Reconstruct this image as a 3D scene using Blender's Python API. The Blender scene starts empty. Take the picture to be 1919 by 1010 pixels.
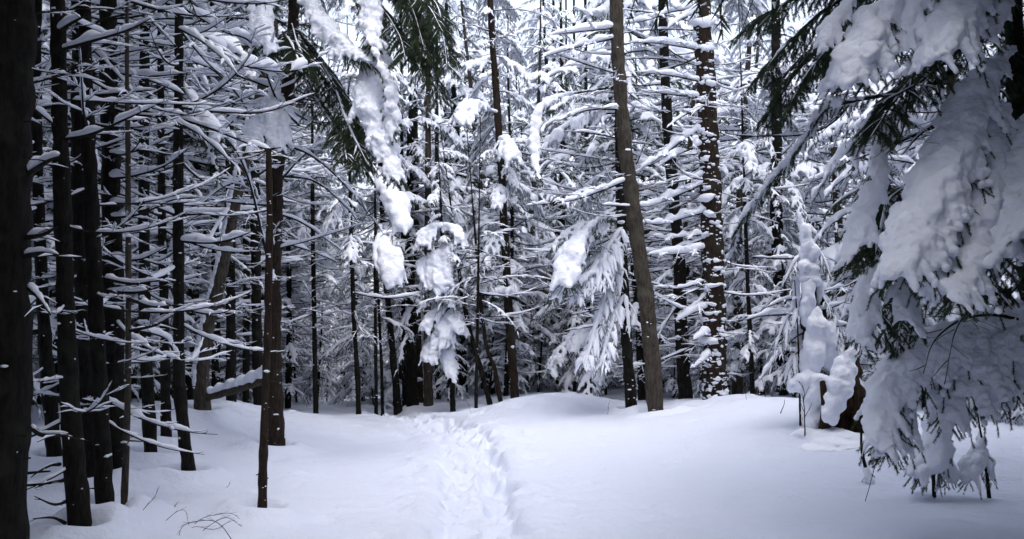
import bpy, bmesh, math, random
import numpy as np
from mathutils import Vector, Matrix

# ------------------------------------------------------------------ camera, world, sun, exposure
sc = bpy.context.scene
PITCH = math.radians(3.53)
cam_d = bpy.data.cameras.new("camera")
cam_d.lens = 35.0
cam_d.sensor_width = 36.0
cam_d.clip_end = 2000.0
cam_d.clip_start = 0.05
cam = bpy.data.objects.new("camera", cam_d)
cam.location = (0, 0, 1.6)
cam.rotation_euler = (math.radians(90) + PITCH, 0, 0)
sc.collection.objects.link(cam)
sc.camera = cam

SUN_EL, SUN_AZ = math.radians(68), math.radians(165)      # azimuth clockwise from +Y; a veiled sun high behind the photographer
world = bpy.data.worlds.new("World")
sc.world = world
world.use_nodes = True
wt = world.node_tree
wt.nodes.clear()
w_out = wt.nodes.new("ShaderNodeOutputWorld")
w_bg = wt.nodes.new("ShaderNodeBackground")
w_sky = wt.nodes.new("ShaderNodeTexSky")
w_sky.sky_type = 'NISHITA'
w_sky.sun_disc = False
w_sky.sun_elevation = SUN_EL
w_sky.sun_rotation = SUN_AZ
w_sky.air_density = 1.0
w_sky.dust_density = 3.0
w_sky.ozone_density = 1.0
w_hsv = wt.nodes.new("ShaderNodeHueSaturation")           # overcast: most of the blue is gone
w_hsv.inputs["Saturation"].default_value = 0.5
w_bg.inputs["Strength"].default_value = 0.15
wt.links.new(w_sky.outputs["Color"], w_hsv.inputs["Color"])
wt.links.new(w_hsv.outputs["Color"], w_bg.inputs["Color"])
wt.links.new(w_bg.outputs["Background"], w_out.inputs["Surface"])

sun_d = bpy.data.lights.new("sun", 'SUN')
sun_d.energy = 0.5
sun_d.angle = math.radians(90)
sun_d.color = (1.0, 0.97, 0.94)
sun = bpy.data.objects.new("sun", sun_d)
sd = Vector((math.sin(SUN_AZ) * math.cos(SUN_EL), math.cos(SUN_AZ) * math.cos(SUN_EL), math.sin(SUN_EL)))
sun.rotation_euler = (-sd).to_track_quat('-Z', 'Y').to_euler()
sc.collection.objects.link(sun)

sc.view_settings.view_transform = 'Standard'
sc.view_settings.look = 'None'
sc.view_settings.gamma = 1.0
sc.view_settings.exposure = 1.42
try:
    sc.cycles.max_bounces = 8
    sc.cycles.diffuse_bounces = 5
except Exception:
    pass

# ------------------------------------------------------------------ measuring: a photograph pixel and a distance give a place in the wood
FPX = 1919 * 35.0 / 36.0
CP, SP = math.cos(PITCH), math.sin(PITCH)


def at(px, py, d):
    cx, cy = (px - 959.5) / FPX, (505 - py) / FPX
    return np.array([d * cx, d * (CP - cy * SP), 1.6 + d * (SP + cy * CP)])


# ------------------------------------------------------------------ noise
def _hash(ix, iy, iz, seed):
    h = (ix * 374761393 + iy * 668265263 + iz * 1274126177 + seed * 974634127) & 0xFFFFFFFF
    h = ((h ^ (h >> 13)) * 1103515245) & 0xFFFFFFFF
    h = ((h ^ (h >> 15)) * 2246822519) & 0xFFFFFFFF
    return ((h ^ (h >> 16)) & 0xFFFF) / 32767.5 - 1.0


def vnoise(p, seed=0):
    p = np.asarray(p, dtype=np.float64)
    i = np.floor(p).astype(np.int64)
    f = p - i
    f = f * f * f * (f * (f * 6 - 15) + 10)
    x, y, z = i[:, 0], i[:, 1], i[:, 2]
    r = 0
    for a in (0, 1):
        wx = f[:, 0] if a else 1 - f[:, 0]
        for b in (0, 1):
            wy = f[:, 1] if b else 1 - f[:, 1]
            for c in (0, 1):
                wz = f[:, 2] if c else 1 - f[:, 2]
                r = r + wx * wy * wz * _hash(x + a, y + b, z + c, seed)
    return r


def fbm(p, seed=0, octv=3):
    p = np.asarray(p, dtype=np.float64)
    r, a, t = 0, 1.0, 0
    for k in range(octv):
        r = r + a * vnoise(p * (2 ** k) + 17.3 * k, seed + k)
        t += a
        a *= 0.5
    return r / t


def fbm2(x, y, scale, seed=0, octv=3):
    x = np.asarray(x, dtype=np.float64)
    sh = x.shape
    p = np.stack([x.ravel() / scale, np.asarray(y, dtype=np.float64).ravel() / scale, np.full(x.size, 0.37)], 1)
    return fbm(p, seed, octv).reshape(sh)


# ------------------------------------------------------------------ materials
def new_mat(name):
    m = bpy.data.materials.new(name)
    m.use_nodes = True
    nt = m.node_tree
    b = nt.nodes["Principled BSDF"]
    return m, nt, b


def snow_mat(name, col, scale, strength, dist):
    m, nt, b = new_mat(name)
    b.inputs["Base Color"].default_value = (*col, 1)
    b.inputs["Roughness"].default_value = 0.65
    b.inputs["Specular IOR Level"].default_value = 0.25
    tc = nt.nodes.new("ShaderNodeTexCoord")
    n1 = nt.nodes.new("ShaderNodeTexNoise")
    n1.inputs["Scale"].default_value = scale
    n1.inputs["Detail"].default_value = 6
    n1.inputs["Roughness"].default_value = 0.65
    bp = nt.nodes.new("ShaderNodeBump")
    bp.inputs["Strength"].default_value = strength
    bp.inputs["Distance"].default_value = dist
    nt.links.new(tc.outputs["Object"], n1.inputs["Vector"])
    nt.links.new(n1.outputs["Fac"], bp.inputs["Height"])
    nt.links.new(bp.outputs["Normal"], b.inputs["Normal"])
    return m


M_SNOW = snow_mat("snow_on_branches", (0.81, 0.84, 0.93), 30, 0.7, 0.02)  # these snow colours carry the blue cast taken out of the sky
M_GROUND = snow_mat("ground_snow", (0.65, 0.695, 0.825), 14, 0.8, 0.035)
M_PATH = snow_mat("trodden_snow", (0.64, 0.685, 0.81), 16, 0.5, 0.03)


def bark_mat(name, c1, c2, c3):
    m, nt, b = new_mat(name)
    tc = nt.nodes.new("ShaderNodeTexCoord")
    mp = nt.nodes.new("ShaderNodeMapping")
    mp.inputs["Scale"].default_value = (1, 1, 0.22)
    n1 = nt.nodes.new("ShaderNodeTexNoise")
    n1.inputs["Scale"].default_value = 34
    n1.inputs["Detail"].default_value = 7
    n1.inputs["Roughness"].default_value = 0.7
    n2 = nt.nodes.new("ShaderNodeTexNoise")
    n2.inputs["Scale"].default_value = 5
    n2.inputs["Detail"].default_value = 4
    r1 = nt.nodes.new("ShaderNodeValToRGB")
    r1.color_ramp.elements[0].position = 0.35
    r1.color_ramp.elements[0].color = (*c1, 1)
    r1.color_ramp.elements[1].position = 0.68
    r1.color_ramp.elements[1].color = (*c2, 1)
    r2 = nt.nodes.new("ShaderNodeValToRGB")
    r2.color_ramp.elements[0].position = 0.52
    r2.color_ramp.elements[0].color = (0, 0, 0, 1)
    r2.color_ramp.elements[1].position = 0.70
    r2.color_ramp.elements[1].color = (1, 1, 1, 1)
    mx = nt.nodes.new("ShaderNodeMix")
    mx.data_type = 'RGBA'
    mx.inputs["B"].default_value = (*c3, 1)
    bp = nt.nodes.new("ShaderNodeBump")
    bp.inputs["Strength"].default_value = 1.0
    bp.inputs["Distance"].default_value = 0.045
    nt.links.new(tc.outputs["Object"], mp.inputs["Vector"])
    nt.links.new(mp.outputs["Vector"], n1.inputs["Vector"])
    nt.links.new(tc.outputs["Object"], n2.inputs["Vector"])
    nt.links.new(n1.outputs["Fac"], r1.inputs["Fac"])
    nt.links.new(n2.outputs["Fac"], r2.inputs["Fac"])
    nt.links.new(r2.outputs["Color"], mx.inputs["Factor"])
    nt.links.new(r1.outputs["Color"], mx.inputs["A"])
    nt.links.new(mx.outputs["Result"], b.inputs["Base Color"])
    nt.links.new(n1.outputs["Fac"], bp.inputs["Height"])
    nt.links.new(bp.outputs["Normal"], b.inputs["Normal"])
    b.inputs["Roughness"].default_value = 0.9
    b.inputs["Specular IOR Level"].default_value = 0.15
    return m


M_BARK = bark_mat("spruce_bark", (0.003, 0.003, 0.003), (0.020, 0.017, 0.014), (0.022, 0.024, 0.017))
M_TAN = bark_mat("grey_brown_bark", (0.026, 0.022, 0.018), (0.098, 0.082, 0.066), (0.080, 0.076, 0.058))
M_RED = bark_mat("reddish_bark", (0.012, 0.008, 0.006), (0.048, 0.033, 0.024), (0.036, 0.033, 0.022))
M_TWIG = bark_mat("twig_bark", (0.010, 0.008, 0.007), (0.04, 0.03, 0.024), (0.035, 0.036, 0.028))
M_ROT = bark_mat("rotten_wood", (0.012, 0.007, 0.004), (0.06, 0.030, 0.014), (0.03, 0.016, 0.009))


def needle_mat():
    m, nt, b = new_mat("spruce_needles")
    oi = nt.nodes.new("ShaderNodeTexCoord")
    n1 = nt.nodes.new("ShaderNodeTexNoise")
    n1.inputs["Scale"].default_value = 9
    r = nt.nodes.new("ShaderNodeValToRGB")
    r.color_ramp.elements[0].position = 0.3
    r.color_ramp.elements[0].color = (0.010, 0.022, 0.012, 1)
    r.color_ramp.elements[1].position = 0.72
    r.color_ramp.elements[1].color = (0.040, 0.070, 0.026, 1)
    nt.links.new(oi.outputs["Object"], n1.inputs["Vector"])
    nt.links.new(n1.outputs["Fac"], r.inputs["Fac"])
    nt.links.new(r.outputs["Color"], b.inputs["Base Color"])
    b.inputs["Roughness"].default_value = 0.6
    b.inputs["Specular IOR Level"].default_value = 0.3
    return m


M_NEEDLE = needle_mat()


# ------------------------------------------------------------------ mesh collecting
class MB:
    def __init__(self):
        self.V, self.F, self.n = [], [], 0

    def add(self, v, f, mat=0, smooth=True):
        v = np.asarray(v, dtype=np.float64).reshape(-1, 3)
        f = np.asarray(f, dtype=np.int64)
        if len(v) == 0 or len(f) == 0:
            return
        self.V.append(v)
        self.F.append((f + self.n, mat, smooth))
        self.n += len(v)

    def merge(self, o, M=None, mat=None):
        if o.n == 0:
            return
        v = np.concatenate(o.V)
        if M is not None:
            v = v @ M[:3, :3].T + M[:3, 3]
        for f, m, s in o.F:
            self.F.append((f + self.n, m if mat is None else mat, s))
        self.V.append(v)
        self.n += len(v)

    def mesh(self, name, mats, origin=(0, 0, 0)):
        me = bpy.data.meshes.new(name)
        v = np.concatenate(self.V) - np.asarray(origin)
        loops = np.concatenate([f.ravel() for f, m, s in self.F])
        tot = np.concatenate([np.full(len(f), f.shape[1]) for f, m, s in self.F])
        mi = np.concatenate([np.full(len(f), m) for f, m, s in self.F])
        sm = np.concatenate([np.full(len(f), s, dtype=bool) for f, m, s in self.F])
        start = np.concatenate([[0], np.cumsum(tot)[:-1]])
        me.vertices.add(len(v))
        me.vertices.foreach_set("co", v.astype(np.float32).ravel())
        me.loops.add(len(loops))
        me.loops.foreach_set("vertex_index", loops.astype(np.int32))
        me.polygons.add(len(tot))
        me.polygons.foreach_set("loop_start", start.astype(np.int32))
        me.polygons.foreach_set("loop_total", tot.astype(np.int32))
        me.polygons.foreach_set("material_index", mi.astype(np.int32))
        me.polygons.foreach_set("use_smooth", sm)
        for m in mats:
            me.materials.append(m)
        me.update(calc_edges=True)
        me.validate()
        return me


def link(name, me, parent=None, loc=(0, 0, 0)):
    o = bpy.data.objects.new(name, me)
    sc.collection.objects.link(o)
    if parent is not None:
        o.parent = parent
    o.location = loc
    return o


def thing(name, label, cat, loc, group=None):
    o = bpy.data.objects.new(name, None)
    o.empty_display_size = 0.2
    sc.collection.objects.link(o)
    o.location = loc
    o["label"] = label
    o["category"] = cat
    if group:
        o["group"] = group
    return o


# ------------------------------------------------------------------ shapes
def resample(P, n):
    """Catmull-Rom through the rows of P (any columns), n rows out, evenly spaced by length of the first three columns."""
    P = np.asarray(P, dtype=np.float64)
    if len(P) == 2:
        t = np.linspace(0, 1, n)[:, None]
        return P[0] * (1 - t) + P[1] * t
    Q = np.vstack([2 * P[0] - P[1], P, 2 * P[-1] - P[-2]])
    out = []
    for i in range(1, len(Q) - 2):
        t = np.linspace(0, 1, 12, endpoint=False)[:, None]
        a, b, c, d = Q[i - 1], Q[i], Q[i + 1], Q[i + 2]
        out.append(0.5 * (2 * b + (c - a) * t + (2 * a - 5 * b + 4 * c - d) * t ** 2 + (3 * b - a - 3 * c + d) * t ** 3))
    out.append(P[-1:])
    S = np.vstack(out)
    L = np.concatenate([[0], np.cumsum(np.linalg.norm(np.diff(S[:, :3], axis=0), axis=1))])
    s = np.linspace(0, L[-1], n)
    return np.stack([np.interp(s, L, S[:, k]) for k in range(S.shape[1])], 1)


def frames(P):
    T = np.gradient(P, axis=0)
    T /= np.linalg.norm(T, axis=1)[:, None] + 1e-9
    up = np.array([0, 0, 1.0])
    lat = np.cross(T, up)
    ln = np.linalg.norm(lat, axis=1)
    lat[ln < 0.05] = np.array([1.0, 0, 0])
    lat /= np.linalg.norm(lat, axis=1)[:, None]
    for i in range(1, len(lat)):
        if np.dot(lat[i], lat[i - 1]) < 0:
            lat[i] = -lat[i]
    U = np.cross(lat, T)
    return T, lat, U


def grid_faces(n, m, cap=True):
    i = np.arange(n - 1)[:, None]
    j = np.arange(m)[None, :]
    a = i * m + j
    b = i * m + (j + 1) % m
    return np.stack([a, b, b + m, a + m], -1).reshape(-1, 4)


def tube(mb, P, r, m=6, mat=0, jit=0.0, seed=0):
    P = np.asarray(P, dtype=np.float64)
    n = len(P)
    r = np.broadcast_to(np.asarray(r, dtype=np.float64), (n,))
    T, A, B = frames(P)
    th = np.linspace(0, 2 * math.pi, m, endpoint=False)
    V = P[:, None] + r[:, None, None] * (np.cos(th)[None, :, None] * A[:, None] + np.sin(th)[None, :, None] * B[:, None])
    V = V.reshape(-1, 3)
    if jit:
        nn = V - np.repeat(P, m, 0)
        V = V + nn * (jit * vnoise(V * 9, seed))[:, None]
    mb.add(V, grid_faces(n, m), mat)
    if m > 3:
        mb.add(np.vstack([V[-m:], P[-1:] + T[-1] * r[-1] * 0.6]), np.array([[k, (k + 1) % m, m] for k in range(m)]), mat)


def snow_tube(mb, P, w, h, m=6, seed=0, gap=0.0, lump=0.35, rb=0.0, mat=0, freq=9.0):
    """A lumpy roll of snow lying on the upper side of the branch P; w half width, h half height, gap = share without snow."""
    P = np.asarray(P, dtype=np.float64)
    n = len(P)
    T, A, U = frames(P)
    U = np.where((U[:, 2:3] < 0), -U, U)
    flat = np.sqrt(np.clip(1 - T[:, 2] ** 2, 0, 1))
    nz = vnoise(P * freq, seed)
    nz2 = vnoise(P * freq * 0.35 + 5.0, seed + 3)
    k = (1 + lump * nz) * (0.25 + 0.75 * flat)
    if gap > 0:
        g = np.clip((nz2 - (-1.0 + 1.6 * gap)) * 5, 0, 1)
        k = k * g
    e = np.linspace(0, 1, n)
    k = k * np.clip(np.minimum(e, 1 - e) * n * 0.6 + 0.15, 0, 1) + 1e-4
    w = np.broadcast_to(w, (n,)) * k
    h = np.broadcast_to(h, (n,)) * k
    C = P + U * (h * 0.55 + np.broadcast_to(rb, (n,)))[:, None] + A * (0.25 * w * vnoise(P * 6, seed + 9))[:, None]
    th = np.linspace(0, 2 * math.pi, m, endpoint=False) + 0.3
    s = np.sin(th)
    s = np.where(s < 0, s * 0.6, s)
    V = C[:, None] + (w[:, None] * np.cos(th)[None])[..., None] * A[:, None] + (h[:, None] * s[None])[..., None] * U[:, None]
    V = V.reshape(-1, 3)
    mb.add(V, grid_faces(n, m), mat)
    mb.add(V[:m], np.array([list(range(m))[::-1]]), mat)
    mb.add(V[-m:], np.array([list(range(m))]), mat)


def needles(mb, rng, P, per_m, ln, wd, mat=1, spread=0.9, down=0.2):
    P = np.asarray(P)
    seg = np.linalg.norm(np.diff(P, axis=0), axis=1)
    L = seg.sum()
    N = max(4, int(L * per_m))
    s = np.concatenate([[0], np.cumsum(seg)])
    u = rng.random(N) * L
    B = np.stack([np.interp(u, s, P[:, k]) for k in range(3)], 1)
    T = np.gradient(P, axis=0)
    Tn = np.stack([np.interp(u, s, T[:, k]) for k in range(3)], 1)
    Tn /= np.linalg.norm(Tn, axis=1)[:, None] + 1e-9
    R = rng.normal(size=(N, 3))
    R -= (R * Tn).sum(1)[:, None] * Tn
    R /= np.linalg.norm(R, axis=1)[:, None] + 1e-9
    D = Tn * 0.75 + R * spread
    D[:, 2] -= down
    D /= np.linalg.norm(D, axis=1)[:, None]
    S = np.cross(D, rng.normal(size=(N, 3)))
    S /= np.linalg.norm(S, axis=1)[:, None] + 1e-9
    l = ln * rng.uniform(0.7, 1.25, N)[:, None]
    V = np.stack([B - S * wd * 0.5, B + S * wd * 0.5, B + D * l], 1).reshape(-1, 3)
    mb.add(V, np.arange(3 * N).reshape(-1, 3), mat, False)


def _ico(sub):
    bm = bmesh.new()
    bmesh.ops.create_icosphere(bm, subdivisions=sub, radius=1.0)
    v = np.array([x.co[:] for x in bm.verts])
    f = np.array([[x.index for x in p.verts] for p in bm.faces])
    bm.free()
    return v, f


ICO1, ICO2, ICO3 = _ico(1), _ico(2), _ico(3)


def blob(mb, c, r, ico=ICO2, seed=0, amp=0.25, freq=1.6, R=None, mat=0):
    v, f = ico
    r = np.broadcast_to(np.asarray(r, dtype=np.float64), (3,))
    k = 1 + amp * fbm(v * freq + seed * 3.1, seed, 2)
    w = v * k[:, None] * r
    if R is not None:
        w = w @ R.T
    mb.add(w + np.asarray(c), f, mat)


def fuse(mb, name, voxel, amp, scale, seed=0, smooth=2):
    """Fuses overlapping lumps of snow into one skin and roughens it."""
    me = mb.mesh(name + "_raw", [])
    ob = bpy.data.objects.new("fuse_raw", me)
    sc.collection.objects.link(ob)
    md = ob.modifiers.new("r", 'REMESH')
    md.mode = 'VOXEL'
    md.voxel_size = voxel
    if smooth:
        ms = ob.modifiers.new("s", 'SMOOTH')
        ms.iterations = smooth
        ms.factor = 0.5
    dg = bpy.context.evaluated_depsgraph_get()
    ev = ob.evaluated_get(dg)
    res = bpy.data.meshes.new_from_object(ev)
    bpy.data.objects.remove(ob)
    bpy.data.meshes.remove(me)
    n = len(res.vertices)
    co = np.empty(n * 3, dtype=np.float32)
    no = np.empty(n * 3, dtype=np.float32)
    res.vertices.foreach_get("co", co)
    res.vertices.foreach_get("normal", no)
    co = co.reshape(-1, 3).astype(np.float64)
    no = no.reshape(-1, 3)
    d = amp * fbm(co / scale, seed, 3) + amp * 0.30 * fbm(co / (scale * 0.3), seed + 8, 2)
    co = co + no * d[:, None]
    res.vertices.foreach_set("co", co.astype(np.float32).ravel())
    res.polygons.foreach_set("use_smooth", np.ones(len(res.polygons), dtype=bool))
    res.materials.clear()
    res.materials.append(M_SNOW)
    res.update()
    res.name = name
    return res


# ------------------------------------------------------------------ the ground: heights through measured points
CTRL = [(960, 1010, 7.65), (500, 1010, 7.65), (1400, 1010, 7.6), (1800, 1010, 7.5), (150, 1008, 7.2), (232, 965, 8.0),
        (491, 968, 8.5), (517, 846, 12.5), (352, 893, 10.0), (283, 860, 11.0), (312, 825, 12.3), (100, 862, 10.5), (215, 905, 9.6),
        (430, 768, 14.8), (378, 766, 14.2), (560, 775, 17.5), (592, 778, 18.5), (672, 782, 18.5), (745, 772, 20.5), (803, 762, 21.0),
        (849, 772, 19.0), (850, 800, 16.3), (895, 770, 18.5), (950, 750, 16.8), (1050, 735, 17.0), (1100, 740, 17.0), (1000, 800, 14.0), (965, 752, 20),
        (1140, 752, 17.5), (1183, 780, 15.5), (1230, 787, 15.0), (1290, 770, 15.0), (1340, 758, 15.0), (1360, 757, 14.2), (1470, 752, 13.6),
        (1450, 775, 12.8), (1540, 792, 12.2), (1590, 805, 11.8), (1450, 860, 11), (1650, 870, 10.5), (1750, 932, 9.5), (1855, 934, 9.5),
        (1880, 800, 16.0), (1700, 770, 18), (1300, 880, 10.5), (1150, 830, 12.6), (960, 900, 10.7), (700, 880, 11.0), (650, 820, 14.5),
        (1284, 762, 18.0), (1345, 752, 18), (1465, 752, 19), (610, 745, 27), (1050, 717, 28), (1080, 712, 30), (300, 760, 20), (60, 770, 18)]
CX = np.array([at(*c) for c in CTRL])
EXTRA = np.array([(x, y, z) for x, y, z in
                  [(-5, 3, -.1), (0, 3, 0), (5, 3, 0), (-8, -4, 0), (0, -4, 0), (8, -4, 0), (-14, 5, -.1), (14, 5, 0), (-16, 16, 0), (16, 16, .1),
                   (-24, 30, .2), (24, 30, .2), (0, 34, .1), (-10, 40, .2), (10, 40, .2), (0, 50, .3), (-30, 55, .3), (30, 55, .3)]], dtype=float)
CX = np.vstack([CX, EXTRA])


def _tps_fit(P, lam):
    n = len(P)
    d = np.linalg.norm(P[:, None, :2] - P[None, :, :2], axis=2)
    K = np.where(d > 0, d * d * np.log(d + 1e-9), 0) + lam * np.eye(n)
    Q = np.hstack([np.ones((n, 1)), P[:, :2]])
    A = np.block([[K, Q], [Q.T, np.zeros((3, 3))]])
    return np.linalg.solve(A, np.concatenate([P[:, 2], np.zeros(3)]))


TW = _tps_fit(CX, 0.15)

TRAIL = resample(np.array([(-0.22, -3.0), (-0.22, 2.0), (-0.21, 5.0), (-0.22, 7.65), (-0.30, 9.6), (-0.44, 11.9), (-0.72, 14.3), (-1.05, 16.0),
                           (-1.6, 17.8), (-2.3, 19.5), (-2.7, 22.0), (-2.4, 26.0), (-2.0, 32.0)]) @ np.array([[1., 0, 0], [0, 1., 0]]), 400)[:, :2]


def ground_base(x, y):
    x = np.asarray(x, dtype=np.float64)
    y = np.asarray(y, dtype=np.float64)
    sh = x.shape
    X, Y = np.clip(x.ravel(), -30, 30), np.clip(y.ravel(), -6, 58)
    out = np.empty(X.size)
    for s in range(0, X.size, 20000):
        e = slice(s, s + 20000)
        d = np.sqrt((X[e, None] - CX[None, :, 0]) ** 2 + (Y[e, None] - CX[None, :, 1]) ** 2)
        out[e] = np.where(d > 0, d * d * np.log(d + 1e-9), 0) @ TW[:-3] + TW[-3] + TW[-2] * X[e] + TW[-1] * Y[e]
    out = np.clip(out, -0.5, 1.2)
    return out.reshape(sh)


def trail_dist(x, y):
    x = np.asarray(x, dtype=np.float64).ravel()
    y = np.asarray(y, dtype=np.float64).ravel()
    best = np.full(x.size, 9.0)
    side = np.zeros(x.size)
    m = (np.abs(x + 1.2) < 3.0) & (y < 34)
    idx = np.nonzero(m)[0]
    for s in range(0, len(idx), 20000):
        e = idx[s:s + 20000]
        dx = x[e, None] - TRAIL[None, :, 0]
        dy = y[e, None] - TRAIL[None, :, 1]
        d2 = dx * dx + dy * dy
        k = d2.argmin(1)
        best[e] = np.sqrt(d2[np.arange(len(e)), k])
        side[e] = np.sign(dx[np.arange(len(e)), k])
    return best, side


def ground_z(x, y):
    return float(ground_base(np.array([x]), np.array([y]))[0])


def build_ground():
    xs = np.unique(np.round(np.concatenate([
        np.arange(-3.2, 1.3, 0.028), np.arange(1.3, 8, 0.07), np.arange(-9, -3.2, 0.07),
        np.arange(8, 20, 0.35), np.arange(-20, -9, 0.35), np.arange(20, 60, 2), np.arange(-60, -20, 2),
        np.arange(60, 400, 25), np.arange(-400, -59, 25)]), 4))
    ys = np.unique(np.round(np.concatenate([
        np.arange(-60, -4, 4), np.arange(-4, 6, 0.2), np.arange(6, 13, 0.028), np.arange(13, 20, 0.045), np.arange(20, 32, 0.15),
        np.arange(32, 60, 1.0), np.arange(60, 700, 40)]), 4))
    X, Y = np.meshgrid(xs, ys)
    Z = ground_base(X, Y)
    Z += 0.028 * fbm2(X, Y, 1.6, 4, 3) + 0.035 * fbm2(X, Y, 0.85, 64, 2) + 0.020 * fbm2(X * .55, Y, 0.34, 9, 3) + 0.009 * fbm2(X * .6, Y, 0.12, 19, 2) + 0.02 * np.clip(fbm2(X * .5, Y, 0.22, 29, 2) - .25, 0, 1)
    d, side = trail_dist(X, Y)
    d = d.reshape(X.shape)
    side = side.reshape(X.shape)
    W = 0.38 + 0.12 * fbm2(X * 0.3, Y, 0.45, 31, 3) + 0.06 * (side < 0)
    t = np.clip((W - d) / 0.13, 0, 1)
    t = t * t * (3 - 2 * t)
    cell = fbm2(X, Y, 0.34, 51, 3)
    step = np.round(cell * 3.2) / 3.2 * 0.6 + cell * 0.4           # trodden plates and clods
    clod = 0.17 * step + 0.05 * fbm2(X, Y, 0.10, 57, 3)
    Z = Z + t * (-0.08 + clod)
    rim = np.exp(-((d - W - 0.10) / 0.13) ** 2)
    Z = Z + rim * (0.035 + 0.03 * fbm2(X, Y, 0.25, 77, 2)) * (d < 2)
    spill = np.exp(-((d - W - 0.28) / 0.28) ** 2) * np.clip(fbm2(X, Y, 0.28, 91, 3) * 2.2, 0, 1)
    Z = Z + spill * 0.035 * (d < 2)
    for (px, py, dd, r, dep) in [(1215, 968, 8.5, .11, .05), (1275, 962, 8.6, .12, .05), (1325, 955, 8.7, .13, .05), (1060, 960, 8.7, .12, .03),
                                 (1110, 915, 10.0, .13, .03), (880, 790, 17, .2, .03), (1415, 838, 11.8, .2, .03), (760, 960, 8.8, .12, .03)]:
        p = at(px, py, dd)
        Z -= dep * np.exp(-((X - p[0]) ** 2 + (Y - p[1]) ** 2) / r ** 2)
    rg = np.random.default_rng(8)
    arc = np.concatenate([[0], np.cumsum(np.linalg.norm(np.diff(TRAIL, axis=0), axis=1))])
    for q_, a_ in enumerate(np.arange(8.5, 24, 0.31)):                # boot and snowshoe prints
        fx, fy = np.interp(a_, arc, TRAIL[:, 0]), np.interp(a_, arc, TRAIL[:, 1])
        fx += (0.14 if q_ % 2 else -0.14) + rg.normal() * .05
        m_ = np.abs(xs - fx) < .5
        n_ = np.abs(ys - fy) < .6
        sub = np.ix_(n_, m_)
        e_ = ((X[sub] - fx) / .10) ** 2 + ((Y[sub] - fy) / .17) ** 2
        Z[sub] -= rg.uniform(.03, .09) * np.clip(1.25 - e_, 0, 1) ** .7
        Z[sub] += .03 * np.exp(-(e_ - 1.9) ** 2)
    for _ in range(240):
        dx, dy, rr_ = rg.uniform(-7, 7), rg.uniform(6.5, 18), rg.uniform(.04, .15)
        m_ = (np.abs(xs - dx) < .5)
        n_ = (np.abs(ys - dy) < .5)
        if m_.any() and n_.any():
            sub = np.ix_(n_, m_)
            q_ = ((X[sub] - dx) ** 2 + (Y[sub] - dy) ** 2) / rr_ ** 2
            Z[sub] += rg.choice([-1, -1, .7]) * rr_ * .42 * np.exp(-q_) * (1 + .5 * fbm2(X[sub], Y[sub], .06, 3, 2))
    for (bx, by, br, hh) in WELLS:
        rr = np.sqrt((X - bx) ** 2 + (Y - by) ** 2)
        Z += hh * np.exp(-((rr - br * 2.6) / (br * 1.6)) ** 2) - hh * 1.5 * np.exp(-(rr / (br * 1.5)) ** 2)
    n, m = X.shape
    V = np.stack([X, Y, Z], -1).reshape(-1, 3)
    i = np.arange(n - 1)[:, None]
    j = np.arange(m - 1)[None]
    F = np.stack([i * m + j, i * m + j + 1, (i + 1) * m + j + 1, (i + 1) * m + j], -1).reshape(-1, 4)
    inside = (t.ravel()[F].mean(1) > 0.3) & (V[F][:, :, 1].mean(1) < 30)
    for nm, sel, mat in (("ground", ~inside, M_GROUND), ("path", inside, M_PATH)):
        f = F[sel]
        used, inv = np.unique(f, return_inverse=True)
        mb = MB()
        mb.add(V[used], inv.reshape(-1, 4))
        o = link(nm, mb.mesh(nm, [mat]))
        o["kind"] = "structure"
    GROUND_XYZ.append((xs, ys, Z))


WELLS, GROUND_XYZ = [], []


# ------------------------------------------------------------------ limbs
def make_main(rng, L, e0, e1, step, wig=0.12):
    n = max(5, int(L / step))
    t = np.linspace(0, 1, n)
    el = e0 + (e1 - e0) * t + wig * 0.5 * vnoise(np.stack([t * 4, t * 0, t * 0 + rng.random() * 99], 1), 3)
    yaw = wig * np.cumsum(vnoise(np.stack([t * 5, t * 0 + 4, t * 0 + rng.random() * 99], 1), 5)) * (8.0 / n)
    D = np.stack([np.cos(el) * np.cos(yaw), np.cos(el) * np.sin(yaw), np.sin(el)], 1) * (L / (n - 1))
    P = np.vstack([[0, 0, 0], np.cumsum(D[:-1], 0)])
    return P


def side_twigs(rng, P, count, length, ang, droop, step, t0=0.12, curl=0.0, taper=0.75):
    """Twigs off both sides of P, in order from its root: list of (points, t)."""
    out = []
    n = len(P)
    T, A, U = frames(P)
    for k in range(count):
        t = t0 + (1 - t0) * (k + rng.random() * 0.8) / count
        t = min(t, 0.97)
        i = min(n - 1, int(t * (n - 1)))
        s = 1 if k % 2 else -1
        a = ang * rng.uniform(0.7, 1.25)
        d = T[i] * math.cos(a) + A[i] * s * math.sin(a)
        l = length * (1 - taper * t) * rng.uniform(0.6, 1.15)
        m = max(3, int(l / step))
        u = np.linspace(0, 1, m)[:, None]
        dr = droop * rng.uniform(0.6, 1.4)
        Q = P[i] + d * l * u + np.array([0, 0, -1.0]) * dr * l * (u ** 2) + np.array([0, 0, 1.0]) * curl * l * u ** 2
        Q = Q + 0.05 * l * np.stack([vnoise(np.hstack([u * 3, u * 0 + c, u * 0 + rng.random() * 50]), 7 + c) for c in range(3)], 1) * u
        out.append((Q, t))
    return out


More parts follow.
